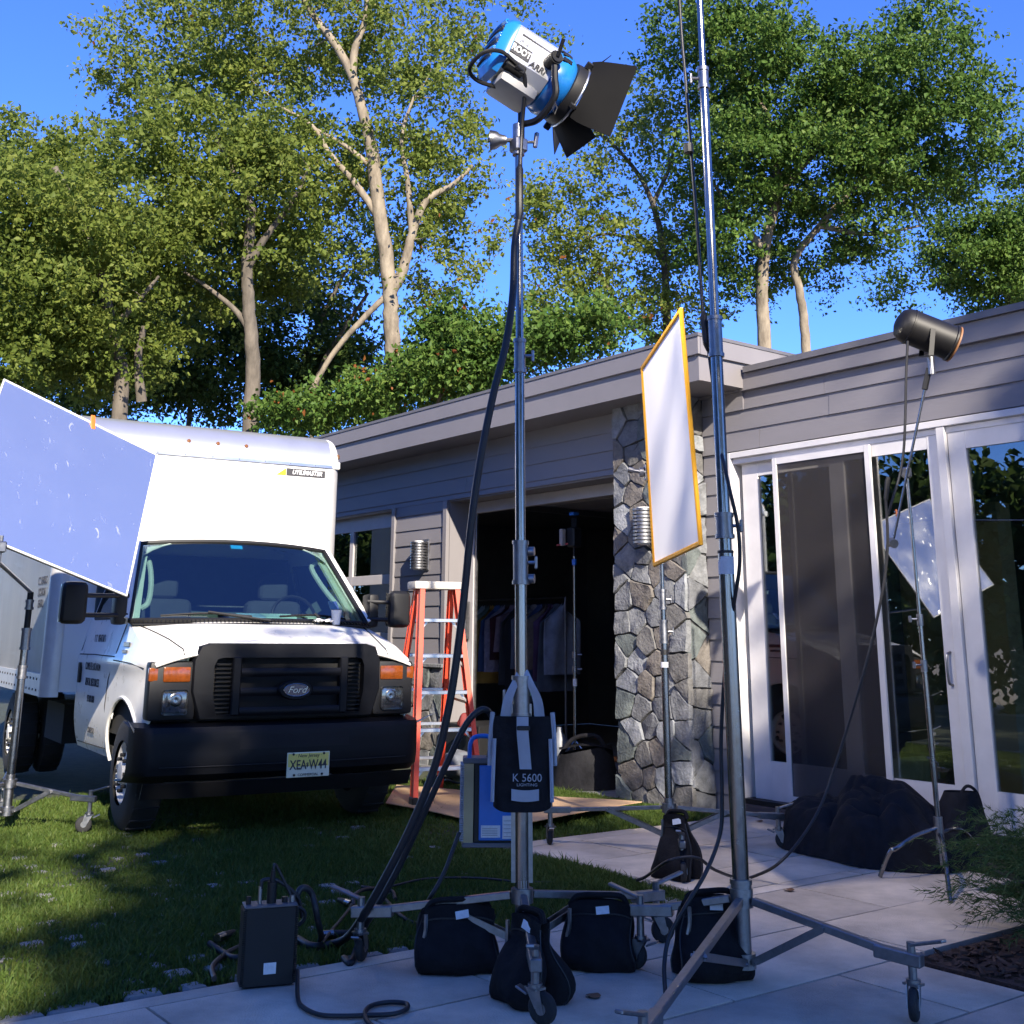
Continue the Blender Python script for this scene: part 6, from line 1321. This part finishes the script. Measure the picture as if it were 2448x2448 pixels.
tree('oak_tree', 'large dense dark green oak behind the right hand roof', [
    ([foot_of(1830, 850, d)] + TR([(1825, 780), (1822, 680), (1835, 560), (1860, 450), (1840, 300), (1780, 180)], d), .175, .05), ([foot_of(1930, 870, d)] + TR([(1925, 800), (1912, 700), (1900, 620), (1960, 540), (2040, 450), (2120, 380)], d), .12, .04),
    (TR([(1860, 460), (1930, 380), (2010, 300), (2090, 200)], d), .10, .03), (TR([(1830, 600), (1760, 520), (1700, 430)], d), .08, .02), (TR([(1960, 540), (2080, 560), (2200, 540)], d), .06, .02)],
    [B(1640, 90, d, 100, 100, 1.6, 46), B(1760, 150, d, 120, 130, 2, 80), B(1880, 230, d, 170, 140, 2.2, 130), B(2050, 260, d, 170, 120, 2.2, 120), B(2180, 200, d, 160, 120, 2, 90), B(2270, 330, d, 160, 110, 2, 84), B(1950, 420, d, 190, 110, 2.2, 130), B(1740, 400, d, 130, 130, 2, 90), B(2150, 430, d, 150, 70, 1.8, 60), B(1800, 30, d, 130, 50, 1.6, 34), B(2180, 70, d, 110, 40, 1.4, 20), B(2390, 420, d, 90, 60, 1.4, 24), B(1720, 580, d, 90, 110, 1.6, 44), B(2060, 560, d, 110, 50, 1.4, 26), B(1800, 640, d + 1, 110, 90, 1.4, 40), B(1990, 640, d + 1, 80, 60, 1.2, 16)],
    92, .26, .080, LG, M['bark1'], 17, 'trees behind the house')
d = 24.0
DEN = 0.75
tree('far_oak_tree', 'smaller dark green tree at the right edge below the oak crown', [([foot_of(2420, 760, d)] + TR([(2410, 700), (2400, 620), (2370, 540)], d), .12, .04)],
    [B(2370, 640, d, 130, 70, 1.6, 80), B(2420, 560, d, 110, 70, 1.6, 60), B(2290, 590, d, 90, 60, 1.2, 34), B(2250, 520, d, 70, 40, 1, 12), B(2400, 720, d, 110, 50, 1.4, 44), B(2150, 700, d, 70, 60, 1.2, 12), B(2480, 640, d, 90, 130, 1.4, 40)],
    84, .28, .084, LG, M['bark2'], 19, 'trees behind the house')
# trees behind the camera: they shade the patio (seen in the door glass)
SH = V((SUN.x, SUN.y, 0)).normalized(); NH = V((-SH.y, SH.x, 0))     # along and across the sunlight
def shade_tree(s, n, top, rw, seed, label):
    c = SH * s + NH * n; r = np.random.RandomState(seed); h = top
    bl = []
    for k in range(13):
        a = r.uniform(0, 6.28); rr = r.uniform(0, .6) * rw; z = r.uniform(.32, .86) * h; bl.append((c + V((rr * math.cos(a), rr * math.sin(a), z)), rw * .5, rw * .5, min(h * .14, h - z), 40, 0))
    t = thing('shade_tree', c, label, 'tree', 'trees behind the camera')
    C_ = clusters(bl, r); mb = MB(); mb.tube([c - V((0, 0, .1)), c + V((.1, .1, h * .4)), c + V((0, .2, h * .8))], [.28, .2, .06], 10); mb.done('trunk', M['bark2'], t, 60)
    leaves('crown', C_, 60, .75, .34, LM, t, r)
for i, (s, n, top, rw) in enumerate(SHADE): shade_tree(s, n, top, rw, 40 + i, SHADE_LABELS[i])

def hedge(x0, x1, y, top, seed, label):
    r = np.random.RandomState(seed); bl = []
    for k in range(12): bl.append((V((x0 + (x1 - x0) * (k + .5) / 12, y + r.uniform(-.6, .6), top * r.uniform(.3, .62))), 1.6, 1.6, top * .36, 34, 0))
    t = thing('tall_hedge', ((x0 + x1) / 2, y, 0), label, 'hedge', 'hedges across the lawn'); C_ = clusters(bl, r)
    leaves('foliage', C_, 60, .55, .30, LM, t, r); mb = MB()
    for k in range(8): xx = x0 + (x1 - x0) * (k + .5) / 8; mb.tube([(xx, y, -.1), (xx + .1, y, top * .5)], [.09, .04], 7)
    mb.done('stem', M['bark2'], t, 60)
hedge(-44, -26, -9, 8.0, 63, 'tall hedge across the lawn far to the left reflected in the garage window'); hedge(-26, -12, -9, 7.0, 61, 'tall hedge across the lawn left of the camera'); hedge(-12, 1, -10, 7.5, 62, 'tall hedge behind the camera reflected in the door glass')
